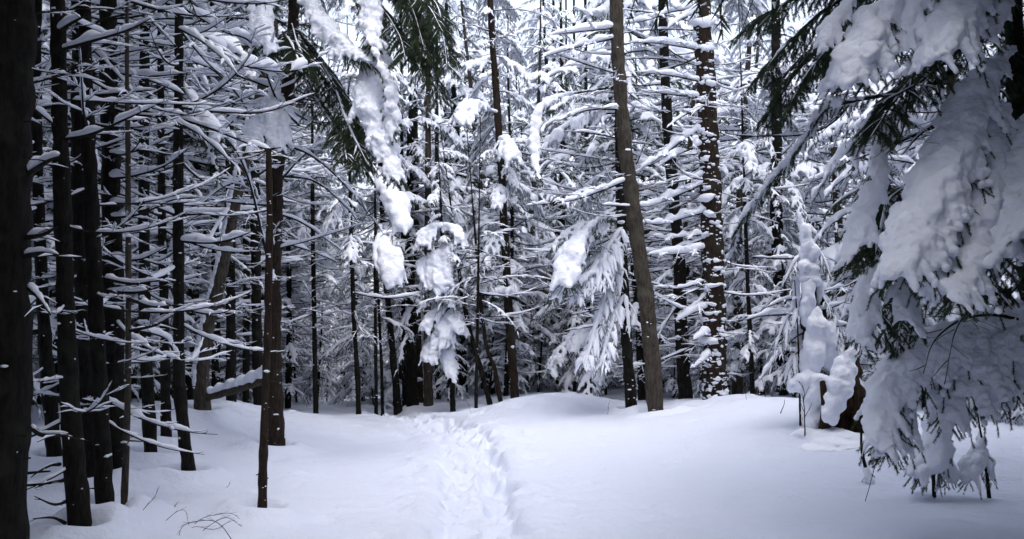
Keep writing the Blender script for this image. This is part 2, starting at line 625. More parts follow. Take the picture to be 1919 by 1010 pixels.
def limb_on(rng, P, r0, kind, hi, wood, snow, snowk=1.0, ntw=None):
    """Covers the main stem P with wood, twigs, needles and snow. kind: 'dead' bare limb, 'laden' spruce bough, 'green' bough with little snow."""
    n = len(P)
    t = np.linspace(0, 1, n)
    L = np.linalg.norm(np.diff(P, axis=0), axis=1).sum()
    step = 0.04 if hi else 0.10
    m_w = 5 if hi else 3
    m_s = 7 if hi else 5
    sd = int(rng.integers(1, 9999))
    tube(wood, P, r0 * (1 - 0.8 * t), m_w)
    if kind == 'dead':
        w = snowk * np.interp(t, [0, .2, .75, 1], [0.019, 0.026, 0.020, 0.008])
        snow_tube(snow, P, w, w * 1.15, m_s, sd, 0.30, 0.6, r0 * 0.5)
        c = int(L * 4) if ntw is None else ntw
        for Q, tt in side_twigs(rng, P, c, min(L * 0.45, .6), 0.75, rng.uniform(-0.25, 0.25), step, 0.2):
            tube(wood, Q, np.linspace(0.0045, 0.0018, len(Q)), 3)
            ws = snowk * rng.uniform(.6, 1.3) * np.linspace(0.016, 0.007, len(Q))
            snow_tube(snow, Q, ws, ws * 1.1, m_s, int(rng.integers(999)), 0.34, 0.6, 0.002)
            if len(Q) > (5 if hi else 2):
                for Q2, t2 in side_twigs(rng, Q, 5 if hi else 3, 0.16 * L, 0.8, rng.uniform(-.2, .3), step, 0.25):
                    tube(wood, Q2, 0.0016, 3)
                    snow_tube(snow, Q2, 0.010 * snowk, 0.010 * snowk, 5 if hi else 4, int(rng.integers(999)), 0.35, 0.5, 0.0)
    else:
        lad = kind == 'laden'
        w = snowk * np.interp(t, [0, .2, .6, 1], [0.02, 0.045, 0.06, 0.03]) * (1 if lad else 0.5)
        snow_tube(snow, P, w, w * 0.75, m_s + 1, sd, 0.02 if lad else 0.3, 0.4, 0.004)
        c = int(L * (12 if lad else 17)) if ntw is None else ntw
        for Q, tt in side_twigs(rng, P, c, min(L * 0.40, .48), 0.85, 0.75 if lad else 0.45, step, 0.12, 0, 0.6):
            tube(wood, Q, np.linspace(0.004, 0.0015, len(Q)), 3)
            ws = snowk * rng.uniform(.6, 1.35) * np.interp(np.linspace(0, 1, len(Q)), [0, .5, 1], [0.030, 0.044, 0.022]) * (1 if lad else 0.45)
            snow_tube(snow, Q, ws, ws * 0.8, m_s, int(rng.integers(999)), 0.16 if lad else 0.82, 0.7, 0.002, 0, 14.0)
            if hi:
                needles(wood, rng, Q, 420 if lad else 900, 0.026, 0.0032, 1, 0.9, 0.35)
                for Q2, t2 in side_twigs(rng, Q, 5 if lad else 9, min(0.35 * L * 0.5, .2) * (1 if lad else .7), 0.75, 0.8, step, 0.2):
                    needles(wood, rng, Q2, 420 if lad else 900, 0.026, 0.0032, 1, 0.9, 0.35)
                    if lad:
                        snow_tube(snow, Q2, 0.020 * snowk, 0.017 * snowk, 6, sd + 4, 0.22, 0.5, 0.0)
            else:
                needles(wood, rng, Q, 60 if lad else 260, 0.042, 0.008, 1, 0.9, 0.5)
        needles(wood, rng, P, 300 if hi else 34, 0.024 if hi else 0.05, 0.0032 if hi else 0.011, 1, 0.9, 0.35)


LIB = {}
_rng = np.random.default_rng(11)
for kind in ('dead', 'laden', 'green', 'heavy', 'thick'):
    for hi in (True, False):
        for k in range(7 if hi else 6):
            wmb, smb = MB(), MB()
            if kind in ('dead', 'thick'):
                L = _rng.uniform(1.2, 1.8)
                e0, e1 = [(-.35, .35), (-.15, .6), (.1, .15), (-.5, .1), (-.25, .45), (.25, -.3), (-.6, -.0)][k]
            elif kind in ('laden', 'heavy'):
                L = _rng.uniform(1.1, 1.5)
                e0, e1 = [(.0, -.9), (-.2, -1.1), (-.3, -.9), (.2, -1.0), (-.4, -1.2), (.1, -.7), (-.1, -1.0)][k]
            else:
                L = _rng.uniform(1.1, 1.5)
                e0, e1 = [(.0, -.7), (-.2, -.9), (-.3, -.6), (.2, -.8), (-.4, -.9), (.1, -.5), (-.1, -.7)][k]
            P = make_main(_rng, L, e0, e1, 0.04 if hi else 0.12, 0.07)
            limb_on(_rng, P, 0.014, {'heavy': 'laden', 'thick': 'dead'}.get(kind, kind), hi, wmb, smb, 1.6 if kind in ('heavy', 'thick') else 1.1)
            if kind in ('laden', 'heavy'):                            # lumps grown together into one cover
                fm = fuse(smb, "cover", 0.02 if hi else 0.034, 0.016, 0.09, k, 1)
                vv = np.empty(len(fm.vertices) * 3, dtype=np.float32)
                fm.vertices.foreach_get("co", vv)
                smb = MB()
                quads = [p.vertices[:] for p in fm.polygons if len(p.vertices) == 4]
                smb.add(vv.reshape(-1, 3), np.array(quads))
                bpy.data.meshes.remove(fm)
            LIB.setdefault((kind, hi), []).append([wmb, smb, None, None])


def lib_mesh(kind, hi, k):
    e = LIB[(kind, hi)][k]
    if e[2] is None:
        e[2] = e[0].mesh(kind + "_limb", [M_TWIG, M_NEEDLE])
        e[3] = e[1].mesh(kind + "_limb_snow", [M_SNOW])
    return e[2], e[3]


def mat4(az, tilt, s, loc):
    return np.array(Matrix.Translation(Vector(loc)) @ Matrix.Rotation(az, 4, 'Z') @ Matrix.Rotation(-tilt, 4, 'Y') @ Matrix.Scale(s, 4))


# ------------------------------------------------------------------ trees in the open: each limb a part, its snow a sub-part
TREES = {}


def clumps_on(mb, rng, P, r, n, zlo, zhi, size, facing=None, spread=1.2):
    for _ in range(n):
        z = zlo + (zhi - zlo) * rng.random() ** 1.4
        i = np.interp(z, P[:, 2], np.arange(len(P)))
        c = np.array([np.interp(i, np.arange(len(P)), P[:, q]) for q in range(3)])
        rr = np.interp(i, np.arange(len(P)), r)
        a = rng.uniform(0, 2 * math.pi) if facing is None else facing + rng.normal() * spread
        out = np.array([math.cos(a), math.sin(a), 0])
        s = size * rng.lognormal(-0.45, 0.6)
        R = np.array([[math.cos(a), -math.sin(a), 0], [math.sin(a), math.cos(a), 0], [0, 0, 1.0]])
        blob(mb, c + out * rr * 0.98, (s * 0.45, s * rng.uniform(.6, 1.7), s * rng.uniform(.3, .75)), ICO2 if s > 0.02 else ICO1, int(rng.integers(999)), 0.75, 1.9, R)


def near_tree(key, name, label, cat, pix, d, w, mat=None, height=11.0, group=None, limbs=(), clump=(0, 0.02, None), crown=True, seed=1,
              snowside=None, well=0.11, top=None):
    rng = np.random.default_rng(seed * 77 + 5)
    W = np.array([at(px, py, d) for px, py in pix])
    gz = ground_z(W[0, 0], W[0, 1])
    if W[0, 2] > gz + 0.02:
        dirn = W[0] - W[1]
        dirn = dirn / max(0.05, -dirn[2])
        ex = W[0] + dirn * (W[0, 2] - gz)
        W = np.vstack([ex, W])
        gz = ground_z(W[0, 0], W[0, 1])
    base = np.array([W[0, 0], W[0, 1], gz])
    below = base + (W[0] - W[1]) / np.linalg.norm(W[0] - W[1]) * 0.3
    below[2] = gz - 0.3
    W[0, 2] = gz
    # carry the stem on upward beyond the frame
    wpx = np.interp(np.linspace(0, 1, len(W)), [0, 1], [w[0], w[1]]) * d / FPX * 0.5
    rows = [np.append(below, wpx[0] * 1.45), np.append(W[0], wpx[0] * 1.22), np.append(W[0] + (W[1] - W[0]) * .12, wpx[0] * 1.02)] + [np.append(W[i], wpx[i]) for i in range(1, len(W))]
    if crown and top is None and height > 8:
        height = max(height, 1.6 + 0.345 * d + 5.5)
    if top is None and W[-1, 2] < base[2] + height:
        dv = W[-1] - W[-2]
        dv = dv / np.linalg.norm(dv) * 0.6 + np.array([0, 0, 0.4])
        dv = dv / dv[2]
        rem = base[2] + height - W[-1, 2]
        for f in (0.35, 0.7, 1.0):
            rows.append(np.append(W[-1] + dv * rem * f, max(0.008, wpx[-1] * (1 - f))))
    S = resample(np.array(rows), 60)
    P, r = S[:, :3], S[:, 3]
    if well:
        WELLS.append((base[0], base[1], max(0.09, wpx[0]), well))
    root = thing(name, label, cat, base, group)
    mb = MB()
    P2 = resample(np.column_stack([P, r]), 240 if d < 17 else 90)
    tube(mb, P2[:, :3], P2[:, 3] * (1 + .05 * vnoise(P2[:, :3] * 7, seed)), 18 if w[0] > 25 else 10, 0, 0.16, seed)
    for _ in range(int(10 + w[0] * 0.4)):                             # broken limb stubs
        z = rng.uniform(gz + 0.2, gz + 6)
        i = np.interp(z, P[:, 2], np.arange(60))
        c = np.array([np.interp(i, np.arange(60), P[:, q]) for q in range(3)])
        rr = np.interp(i, np.arange(60), r)
        a = rng.uniform(0, 6.28)
        ln = rr + rng.uniform(0.02, 0.10)
        tube(mb, np.array([c, c + np.array([math.cos(a) * ln, math.sin(a) * ln, rng.uniform(-.03, .03)])]), [0.008, 0.004], 4)
    trunk = link("trunk", mb.mesh("trunk", [mat or M_BARK], base), root)
    T = dict(dense=4 if key[0] in 'cR' else 11, root=root, trunk=trunk, base=base, P=P, r=r, rng=rng, d=d)
    TREES[key] = T
    if clump[0]:
        cm = MB()
        clumps_on(cm, rng, P, r, clump[0], gz + 0.1, min(gz + 7.5, P[-1, 2] - 0.3), clump[1], clump[2])
        if snowside:
            pass
        link("clinging_snow", cm.mesh("clinging_snow", [M_SNOW], base), trunk)["kind"] = "stuff"
    if snowside:
        sm = MB()
        off = np.array([math.cos(snowside), math.sin(snowside), 0])
        sel = (P[:, 2] > gz + 0.3) & (P[:, 2] < gz + 6)
        Q = resample(P[sel], 90)
        rr = np.interp(np.linspace(0, 1, 90), np.linspace(0, 1, sel.sum()), r[sel])
        for q in range(0, 89):
            if vnoise(np.array([[q * 0.16, 0.5, 3.3]]), seed)[0] > -0.55:
                blob(sm, Q[q] + off * rr[q] * 0.75, (rr[q] * 0.62, rr[q] * 0.66, 0.075), ICO1, q, 0.35)
        link("side_snow", sm.mesh("side_snow", [M_SNOW], base), trunk)["kind"] = "stuff"
    for (n, z0, z1, l0, l1, az, spread, kinds) in limbs:
        grow(T, n, z0, z1, l0, l1, az, spread, kinds)
    if crown and top is None and height > 6.5:
        crown_mesh(T, max(height * 0.45, 1.6 + 0.345 * d + 1.5 - gz), max(height, 1.6 + 0.345 * d + 5.5))
    return T


def grow(T, n, z0, z1, l0, l1, az, spread, kinds, hi=None):
    rng, P, base = T['rng'], T['P'], T['base']
    hi = T['d'] < 13.5 if hi is None else hi
    for k in range(n):
        z = base[2] + z0 + (z1 - z0) * (k + rng.random()) / n
        i = np.interp(z, P[:, 2], np.arange(len(P)))
        c = np.array([np.interp(i, np.arange(len(P)), P[:, q]) for q in range(3)])
        kind = kinds[int(rng.integers(len(kinds)))]
        v = int(rng.integers(len(LIB[(kind, hi)])))
        wm, sm = lib_mesh(kind, hi, v)
        a = (rng.uniform(0, 2 * math.pi) if az is None else az + rng.normal() * spread)
        s = rng.uniform(l0 * .6, l1) / 1.3
        o = link("limb", wm, T['root'], tuple(c - base))
        o.rotation_euler = (0, -rng.normal() * 0.10, a)
        o.scale = (s, s, s * rng.uniform(.85, 1.1))
        link("snow_load", sm, o)


def crown_mesh(T, z0, z1):
    rng, P, base = T['rng'], T['P'], T['base']
    wmb, smb = MB(), MB()
    add_boughs(wmb, smb, rng, P, base[2] + z0, base[2] + z1 - 0.3, int((z1 - z0) * T['dense']), lambda u: (1.5 if T['dense'] > 8 else 1.0) * (1 - u) + 0.35, ['laden', 'laden', 'green'] if T['dense'] > 8 else ['heavy', 'laden'])
    c = link("crown", wmb.mesh("crown", [M_TWIG, M_NEEDLE], base), T['root'])
    link("snow_load", smb.mesh("snow_load", [M_SNOW], base), c)


def add_boughs(wmb, smb, rng, P, z0, z1, n, lf, kinds):
    a = rng.uniform(0, 6.28)
    for k in range(n):
        u = (k + rng.random()) / n
        z = z0 + (z1 - z0) * u
        i = np.interp(z, P[:, 2], np.arange(len(P)))
        c = [np.interp(i, np.arange(len(P)), P[:, q]) for q in range(3)]
        kind = kinds[int(rng.integers(len(kinds)))]
        e = LIB[(kind, False)][int(rng.integers(6))]
        a += 2.399 + rng.normal() * 0.4
        M = mat4(a, rng.normal() * 0.12, lf(u) * rng.uniform(.7, 1.25) / 1.25, c)
        wmb.merge(e[0], M)
        smb.merge(e[1], M)


# ------------------------------------------------------------------ limbs traced from the photograph
def traced(T, pts, hw, d1=None, kind='dead', ntw=None, seed=0, droop=0.0):
    """pts: pixels from the trunk outward; hw: half thickness of its snow in pixels."""
    d0 = T['d']
    d1 = d0 - 0.5 if d1 is None else d1
    rng = np.random.default_rng(seed + int(pts[0][0] * 3 + pts[0][1]))
    n = len(pts)
    W = np.array([at(p[0], p[1], d0 + (d1 - d0) * i / (n - 1)) for i, p in enumerate(pts)])
    L = np.linalg.norm(np.diff(W, axis=0), axis=1).sum()
    P = resample(W, max(8, int(L / 0.045)))
    wmb, smb = MB(), MB()
    limb_on(rng, P, 0.016, kind, True, wmb, smb, snowk=hw * d0 / FPX / 0.026, ntw=ntw)
    o = link("limb", wmb.mesh("limb", [M_TWIG, M_NEEDLE], T['base']), T['root'])
    link("snow_load", smb.mesh("snow_load", [M_SNOW], T['base']), o)


def pillow_bough(T, spine, dd, voxel=0.014, seed=0, fingers=1.0, need=1.0, thick=0.75, wood=True, amp=0.016, name="bough"):
    """A bough bent under thick snow: spine of (px, py, half width px) from the trunk outward."""
    rng = np.random.default_rng(900 + seed)
    n = len(spine)
    rows = []
    for i, (px, py, hw) in enumerate(spine):
        d = dd[0] + (dd[1] - dd[0]) * i / (n - 1)
        rows.append(np.append(at(px, py, d), hw * d / FPX))
    S = np.array(rows)
    L = np.linalg.norm(np.diff(S[:, :3], axis=0), axis=1).sum()
    S = resample(S, max(6, int(L / 0.05)))
    P, H = S[:, :3], S[:, 3]
    T_, A, U = frames(P)
    U = np.where(U[:, 2:3] < 0, -U, U)
    sn, wd = MB(), MB()
    if wood:
        tube(wd, P - np.array([0, 0, 1.0]) * (H * 0.25)[:, None], np.linspace(0.022, 0.005, len(P)), 6)
    for i in range(len(P)):
        if H[i] < 0.012:
            continue
        for _ in range(3):
            s = rng.uniform(0.3, 0.74) * H[i]
            off = A[i] * rng.uniform(-1, 1) * (H[i] - s * 0.8) + U[i] * rng.uniform(-.35, .35) * H[i] * thick
            c = P[i] + off + T_[i] * rng.uniform(-.05, .05)
            R = np.stack([T_[i], A[i], U[i]], 1)
            blob(sn, c, (s * 1.45, s, s * thick), ICO1, int(rng.integers(999)), 0.22, 1.2, R)
        if rng.random() < 0.42 * fingers:                             # snow fingers over the hanging side twigs
            sg = rng.choice([-1, 1])
            dn = A[i] * sg * rng.uniform(.3, .9) + T_[i] * rng.uniform(.2, .9) + np.array([0, 0, -0.75])
            dn /= np.linalg.norm(dn)
            ln = H[i] * rng.uniform(0.8, 1.7)
            c0 = P[i] + A[i] * sg * H[i] * 0.5
            m = 6
            for q in range(m):
                u = q / (m - 1)
                s = H[i] * 0.34 * (1 - 0.6 * u) + 0.006
                blob(sn, c0 + dn * ln * u + np.array([0, 0, -0.15]) * ln * u * u, (s, s, s), ICO1, int(rng.integers(999)), 0.2)
            Q = c0 + dn[None] * ln * np.linspace(0.25, 1.25, 8)[:, None] + np.array([0, 0, -1.0]) * (0.012 + 0.3 * ln * np.linspace(0, 1, 8)[:, None] ** 2)
            tube(wd, Q, 0.002, 3)
            needles(wd, rng, Q, 650 * need, 0.024, 0.0034, 1, 0.9, 0.3)
        for _ in range(max(1, int(round(1.6 * need)))):               # green sprays under and beside the snow
            sg = rng.choice([-1, 1])
            dn = A[i] * sg * rng.uniform(.2, 1.1) + T_[i] * rng.uniform(-.1, .9) + np.array([0, 0, -0.8])
            dn /= np.linalg.norm(dn)
            ln = H[i] * rng.uniform(.9, 1.55) + 0.05
            Q = P[i] - U[i] * H[i] * 0.2 + dn[None] * ln * np.linspace(0.3, 1.1, 7)[:, None]
            tube(wd, Q, 0.0018, 3)
            needles(wd, rng, Q, 560 * need, 0.024, 0.0034, 1, 0.9, 0.3)
    b = link(name, wd.mesh(name, [M_TWIG, M_NEEDLE], T['base']), T['root'])
    me = fuse(sn, "snow_load", voxel, amp, 0.10, seed, 4)
    o = link("snow_load", me, b, tuple(-T['base']))
    return o


exec_order = None
# ------------------------------------------------------------------ the trees one can name
LW = "dark bare-limbed spruces of the wood beside the clearing"
DL = ('dead',)
near_tree('A', 'spruce_tree', "thickest, almost black spruce trunk cut off by the frame at the edge of the clearing", "tree",
          [(2, 1250), (12, 600), (24, 0)], 4.6, (92, 80), height=10, limbs=[(5, 2.6, 4.2, .4, .7, 0.0, 0.5, DL)], clump=(40, .009, None), seed=1)
near_tree('B', 'spruce_tree', "slim dark spruce trunk whose foot is plastered with snow, beside the thickest black trunk", "tree",
          [(150, 1008), (128, 700), (118, 400), (108, 0)], 7.3, (40, 26), limbs=[(17, .4, 4.6, .6, 1.3, None, 0, DL)], clump=(80, .014, None), seed=2)
near_tree('C', 'spruce_tree', "dark spruce trunk with tufts of snow at its foot just behind the slim snow-plastered one", "tree",
          [(198, 1000), (185, 700), (172, 400), (160, 100)], 7.7, (32, 24), limbs=[(17, .6, 4.6, .6, 1.5, None, 0, DL)], clump=(70, .014, None), seed=3)
near_tree('D', 'spruce_tree', "broad dark spruce trunk mostly hidden behind two slimmer trunks", "tree",
          [(176, 930), (165, 700), (152, 400), (150, 100)], 9.4, (40, 30), limbs=[(17, .8, 5, .7, 1.3, None, 0, DL)], clump=(40, .014, None), seed=4)
near_tree('E', 'spruce_tree', "broad dark spruce trunk with long upcurved snowy limbs reaching over the thin pole", "tree",
          [(215, 905), (213, 600), (207, 300), (203, 0)], 9.6, (40, 30), limbs=[(18, .8, 5, .8, 1.4, 0.0, 1.2, DL)], clump=(40, .014, None), seed=5)
near_tree('F', 'spruce_pole', "thin grey spruce pole standing between the dark trunks, leaning slightly", "tree",
          [(232, 965), (240, 700), (240, 300), (238, 150)], 8.0, (13, 8), mat=M_TAN, height=6.4, limbs=[(12, .6, 4.5, .3, .6, None, 0, DL)], clump=(24, .014, None), seed=6)
near_tree('G', 'spruce_tree', "straight dark spruce with bare foot in smooth snow and snowy limbs above", "tree",
          [(283, 860), (272, 600), (270, 300), (272, 0)], 11.0, (25, 18), limbs=[(20, 1.2, 5.5, .7, 1.3, None, 0, DL)], clump=(50, .013, None), seed=7)
near_tree('H', 'spruce_tree', "slender dark spruce standing just behind the straight one with the bare foot", "tree",
          [(312, 825), (308, 600), (302, 300)], 12.3, (20, 14), limbs=[(18, 1.4, 5.8, .8, 1.7, None, 0, DL)], clump=(18, .018, None), seed=8)
near_tree('I', 'spruce_tree', "kinked spruce trunk with a lump of snow at the bend above its bare foot", "tree",
          [(354, 893), (340, 770), (335, 690), (335, 560), (334, 300)], 10.0, (24, 20), limbs=[(18, 1.1, 5.2, .8, 1.7, None, 0, DL)], clump=(50, .014, None), seed=9)
near_tree('J', 'spruce_tree', "dark spruce trunk seen between the thickest black trunk and the slim snow-plastered one", "tree",
          [(102, 862), (82, 600), (70, 300), (68, 0)], 10.5, (27, 18), limbs=[(18, .8, 5.2, .8, 1.7, None, 0, DL)], clump=(50, .014, None), seed=10)
near_tree('K', 'leaning_tree', "crooked leaning tree with a strip of snow all along its upper side", "tree",
          [(380, 768), (378, 690), (392, 600), (412, 520), (440, 380), (470, 240), (505, 90)], 14.0, (30, 20), height=7, mat=M_TAN, snowside=math.radians(215),
          limbs=[(16, 1.4, 5.2, .5, 1.0, None, 0, DL)], crown=False, clump=(20, .025, None), seed=11)
near_tree('L', 'spruce_tree', "dark spruce trunk right behind the crooked leaning tree", "tree",
          [(405, 748), (405, 500), (400, 300)], 16.3, (18, 14), limbs=[(18, 1.4, 6.5, .6, 1.3, None, 0, DL)], clump=(14, .02, None), seed=12)
near_tree('M', 'spruce_tree', "straight dark trunk rising behind the snow-capped snapped log", "tree",
          [(433, 748), (432, 500), (430, 250)], 15.8, (22, 16), limbs=[(18, 2, 6.5, .6, 1.3, None, 0, DL)], clump=(16, .02, None), seed=13)
near_tree('N', 'spruce_tree', "dark trunk close behind the two front poles at the clearing's edge", "tree",
          [(484, 750), (480, 500), (478, 330)], 16.5, (22, 17), limbs=[(18, 2, 6.5, .6, 1.3, None, 0, DL)], clump=(16, .02, None), seed=14)
near_tree('N2', 'spruce_tree', "slim dark trunk between two straighter ones behind the snapped log", "tree",
          [(461, 750), (462, 500), (460, 330)], 18.0, (14, 11), limbs=[(17, 2, 7, .6, 1.3, None, 0, DL)], clump=(10, .02, None), seed=15)
near_tree('O', 'spruce_tree', "brown spruce at the clearing's edge whose high boughs hang thick with snow", "tree",
          [(517, 846), (512, 600), (518, 330), (540, 160), (552, 0)], 12.5, (32, 20), mat=M_RED, limbs=[(17, 1.6, 5.6, .6, 1.2, 0.3, 1.3, DL)], clump=(120, .015, None), seed=16)
near_tree('P', 'spruce_pole', "slim bare pole of a tree standing foremost in smooth snow before the brown spruce", "tree",
          [(491, 969), (495, 800), (502, 600), (505, 400), (503, 280)], 8.5, (17, 11), mat=M_RED, height=3.4, crown=False, top=True, limbs=[(7, 2.0, 4.6, .3, .6, 2.8, 0.8, DL)],
          clump=(30, .012, None), seed=17)
# centre
CW = [
    ('c1', "thin dark stem standing alone at the clearing's far left edge", [(592, 778), (589, 600), (586, 400)], 18.5, (10, 8), 8),
    ('c2', "thin dark curved stem on the crest of the snow with a bare foot", [(672, 782), (670, 700), (664, 610), (658, 450)], 18.5, (10, 8), 8),
    ('c3', "thinnest straight stem of a pair beside the curved stem", [(705, 776), (704, 640), (703, 500)], 20.0, (7, 6), 7),
    ('c4', "very thin stem standing right next to the thinnest straight one", [(717, 776), (714, 660), (708, 540)], 20.5, (6, 5), 7),
    ('c5', "dark trunk leaning a little against the tight cluster of trunks", [(746, 770), (735, 650), (722, 500)], 20.8, (14, 11), 11),
    ('c6', "slim trunk squeezed against the broadest of the clustered trunks", [(758, 770), (756, 600), (754, 450)], 21.6, (9, 8), 10),
    ('c7', "broadest trunk of the tight cluster behind the snow crest, spotted with snow", [(773, 768), (770, 600), (766, 400), (776, 150)], 21.2, (21, 15), 12),
    ('c8', "brown trunk directly beside the broadest one of the cluster", [(787, 766), (783, 600), (780, 400)], 22.2, (14, 11), 12),
    ('c9', "stout greenish trunk at the end of the tight cluster", [(803, 762), (802, 600), (802, 400)], 21.0, (18, 13), 12),
    ('c10', "short-looking dark trunk in shade beside the stout greenish one", [(820, 758), (820, 620), (819, 450)], 23.0, (11, 9), 10),
    ('c11', "dark trunk set back in the gap before the trail bends away", [(837, 742), (837, 600), (836, 450)], 26.0, (11, 9), 11),
    ('c13', "thin forked-looking stem at the edge of the snow bank beside the trail", [(892, 768), (893, 690), (895, 600)], 18.6, (7, 6), 5.5),
    ('c14', "dark stem leaning strongly toward the cluster beside the snow bank", [(918, 756), (902, 695), (886, 640), (868, 560)], 19.6, (11, 8), 5.5),
    ('c15', "reddish stem leaning parallel to the dark leaning one", [(938, 752), (926, 690), (912, 650), (900, 560)], 19.8, (10, 7), 5.5),
    ('c17', "dark trunk far back in the wood above the crest of the bank", [(1043, 718), (1042, 600), (1040, 400)], 28.0, (13, 10), 12),
    ('c18', "slim far trunk next to another at the back above the bank", [(1064, 714), (1064, 600), (1063, 450)], 30.0, (8, 7), 11),
    ('c19', "far trunk that stands behind the drooping boughs above the bank", [(1079, 714), (1079, 600), (1078, 450)], 30.0, (11, 9), 12),
    ('c20', "dark trunk wrapped in low drooping snowy boughs at the end of the bank", [(1103, 742), (1102, 600), (1100, 400)], 21.0, (12, 9), 11),
]
for i, (k, lab, pix, d, w, h) in enumerate(CW):
    near_tree(k, 'spruce_tree' if w[0] > 9 else 'spruce_pole', lab, "tree", pix, d, w, height=h, mat=M_RED if k in ('c15', 'c8') else (M_TAN if k == 'c9' else None),
              limbs=[(int(14 + w[0] * 1.3), 1.6, min(h * 0.62, 7.2), .5, 1.4, None, 0, ('dead', 'dead', 'laden'))], clump=(int(6 + w[0]), .022, None), seed=40 + i, well=0.02)
near_tree('c12', 'snowy_spruce', "spruce hung with fat white snow clumps, standing over the bend of the trail", "tree",
          [(849, 772), (846, 690), (838, 560), (828, 430)], 19.2, (10, 7), height=5.2, limbs=[(16, 1.4, 4.9, .4, .8, None, 0, ('laden',))], seed=61, crown=False, well=.02)
near_tree('c16', 'spruce_tree', "tall straight dark tree rising alone above the snow bank with few low limbs", "tree",
          [(965, 750), (956, 620), (948, 480), (940, 330), (930, 180), (921, 40)], 20.0, (19, 12), mat=M_RED, height=13,
          limbs=[(30, 2.2, 8, .4, 1.2, None, 0, ('dead', 'laden'))], clump=(34, .022, None), seed=62, well=.02)
# right
near_tree('R1', 'spruce_tree', "straight dark trunk flecked with snow, close beside the leaning grey-brown trunk", "tree",
          [(1184, 781), (1172, 600), (1164, 400), (1160, 200), (1158, 0)], 15.6, (22, 16), limbs=[(17, .8, 5.6, .7, 1.5, math.pi, 1.2, DL)], clump=(60, .022, -1.4), seed=70)
near_tree('R2', 'leaning_tree', "smooth grey-brown trunk leaning back over the clearing with small snow cushions on it", "tree",
          [(1230, 787), (1215, 600), (1192, 430), (1170, 260), (1158, 100), (1154, 0)], 15.0, (31, 23), mat=M_TAN, limbs=[(8, 2.8, 5.8, .5, 1.2, math.pi, 0.6, DL)], clump=(18, .022, None), seed=71)
near_tree('R3', 'spruce_tree', "dark trunk half hidden between the leaning trunk and the snow-plastered one", "tree",
          [(1285, 764), (1276, 600), (1270, 450), (1252, 250), (1245, 100)], 18.0, (26, 18), limbs=[(30, .8, 6.6, .7, 1.5, None, 0, DL)], clump=(40, .024, -1.4), seed=72)
near_tree('R4', 'spruce_tree', "big reddish trunk plastered with ledges of snow, long snowy limbs on one side", "tree",
          [(1341, 757), (1336, 500), (1328, 250), (1315, 0)], 16.2, (46, 32), mat=M_RED, limbs=[(34, .5, 6.6, .8, 1.6, math.pi, 0.9, DL), (20, .8, 6.6, .5, 1.1, 0.0, 0.8, DL)],
          clump=(640, .038, -2.0), seed=73)
near_tree('R5', 'spruce_pole', "thin dark stem standing just past the snow-plastered trunk", "tree",
          [(1411, 745), (1406, 640), (1400, 500)], 17.0, (11, 8), height=7, limbs=[(22, .9, 5.5, .4, 1.0, None, 0, ('dead', 'laden'))], clump=(14, .02, None), seed=74)
near_tree('R6', 'spruce_tree', "shadowed trunk behind the snow-draped snag", "tree",
          [(1466, 752), (1462, 550), (1455, 400), (1455, 200)], 18.5, (28, 20), limbs=[(36, .8, 7, .6, 1.3, None, 0, ('dead', 'laden'))], clump=(50, .026, -1.5), seed=75)

# limbs of the dark wood, traced
for key, pts, hw in [
    ('B', [(110, 95), (170, 78), (235, 58), (282, 35)], 9), ('B', [(108, 60), (140, 40), (180, 20)], 7), ('E', [(205, 135), (270, 143), (350, 138)], 7),
    ('B', [(118, 262), (170, 252), (230, 226), (290, 198)], 8), ('E', [(185, 336), (250, 330), (310, 310), (352, 278)], 7), ('E', [(190, 290), (260, 282), (322, 256)], 7),
    ('E', [(185, 410), (260, 402), (320, 376), (372, 370)], 8), ('E', [(190, 380), (250, 382), (300, 380)], 5), ('E', [(190, 482), (258, 487), (310, 463)], 7),
    ('I', [(335, 452), (400, 455), (450, 443), (500, 420)], 7), ('C', [(195, 522), (250, 532), (300, 525)], 5), ('C', [(198, 545), (260, 548), (320, 530)], 5),
    ('F', [(240, 560), (290, 575), (335, 570)], 5), ('F', [(243, 620), (290, 610), (325, 590)], 5), ('I', [(335, 690), (315, 640), (285, 625), (250, 618)], 9),
    ('I', [(335, 640), (360, 637)], 5), ('A', [(55, 325), (85, 305), (112, 292)], 8), ('A', [(55, 540), (70, 555), (95, 590)], 6), ('A', [(58, 800), (80, 815), (128, 815)], 5),
    ('B', [(122, 980), (100, 970), (62, 972)], 1), ('B', [(124, 940), (100, 945), (65, 930)], 1.5), ('B', [(120, 900), (90, 905), (65, 915)], 1.5),
    ('B', [(112, 870), (95, 872), (70, 885), (58, 895)], 1), ('A', [(50, 445), (80, 440), (108, 425)], 7), ('A', [(45, 480), (80, 475), (110, 480)], 6),
    ('C', [(175, 180), (230, 175), (290, 168)], 6), ('D', [(160, 120), (230, 100), (280, 90)], 7), ('O', [(505, 385), (440, 380), (370, 370)], 5),
    ('O', [(520, 300), (480, 330), (420, 350), (370, 390)], 5), ('I', [(332, 500), (300, 520), (260, 530)], 5), ('K', [(440, 380), (400, 440), (385, 480)], 6),
    ('E', [(207, 230), (270, 245), (330, 235)], 6), ('G', [(272, 90), (320, 70), (380, 60), (430, 30)], 7),
]:
    traced(TREES[key], pts, hw, seed=3)
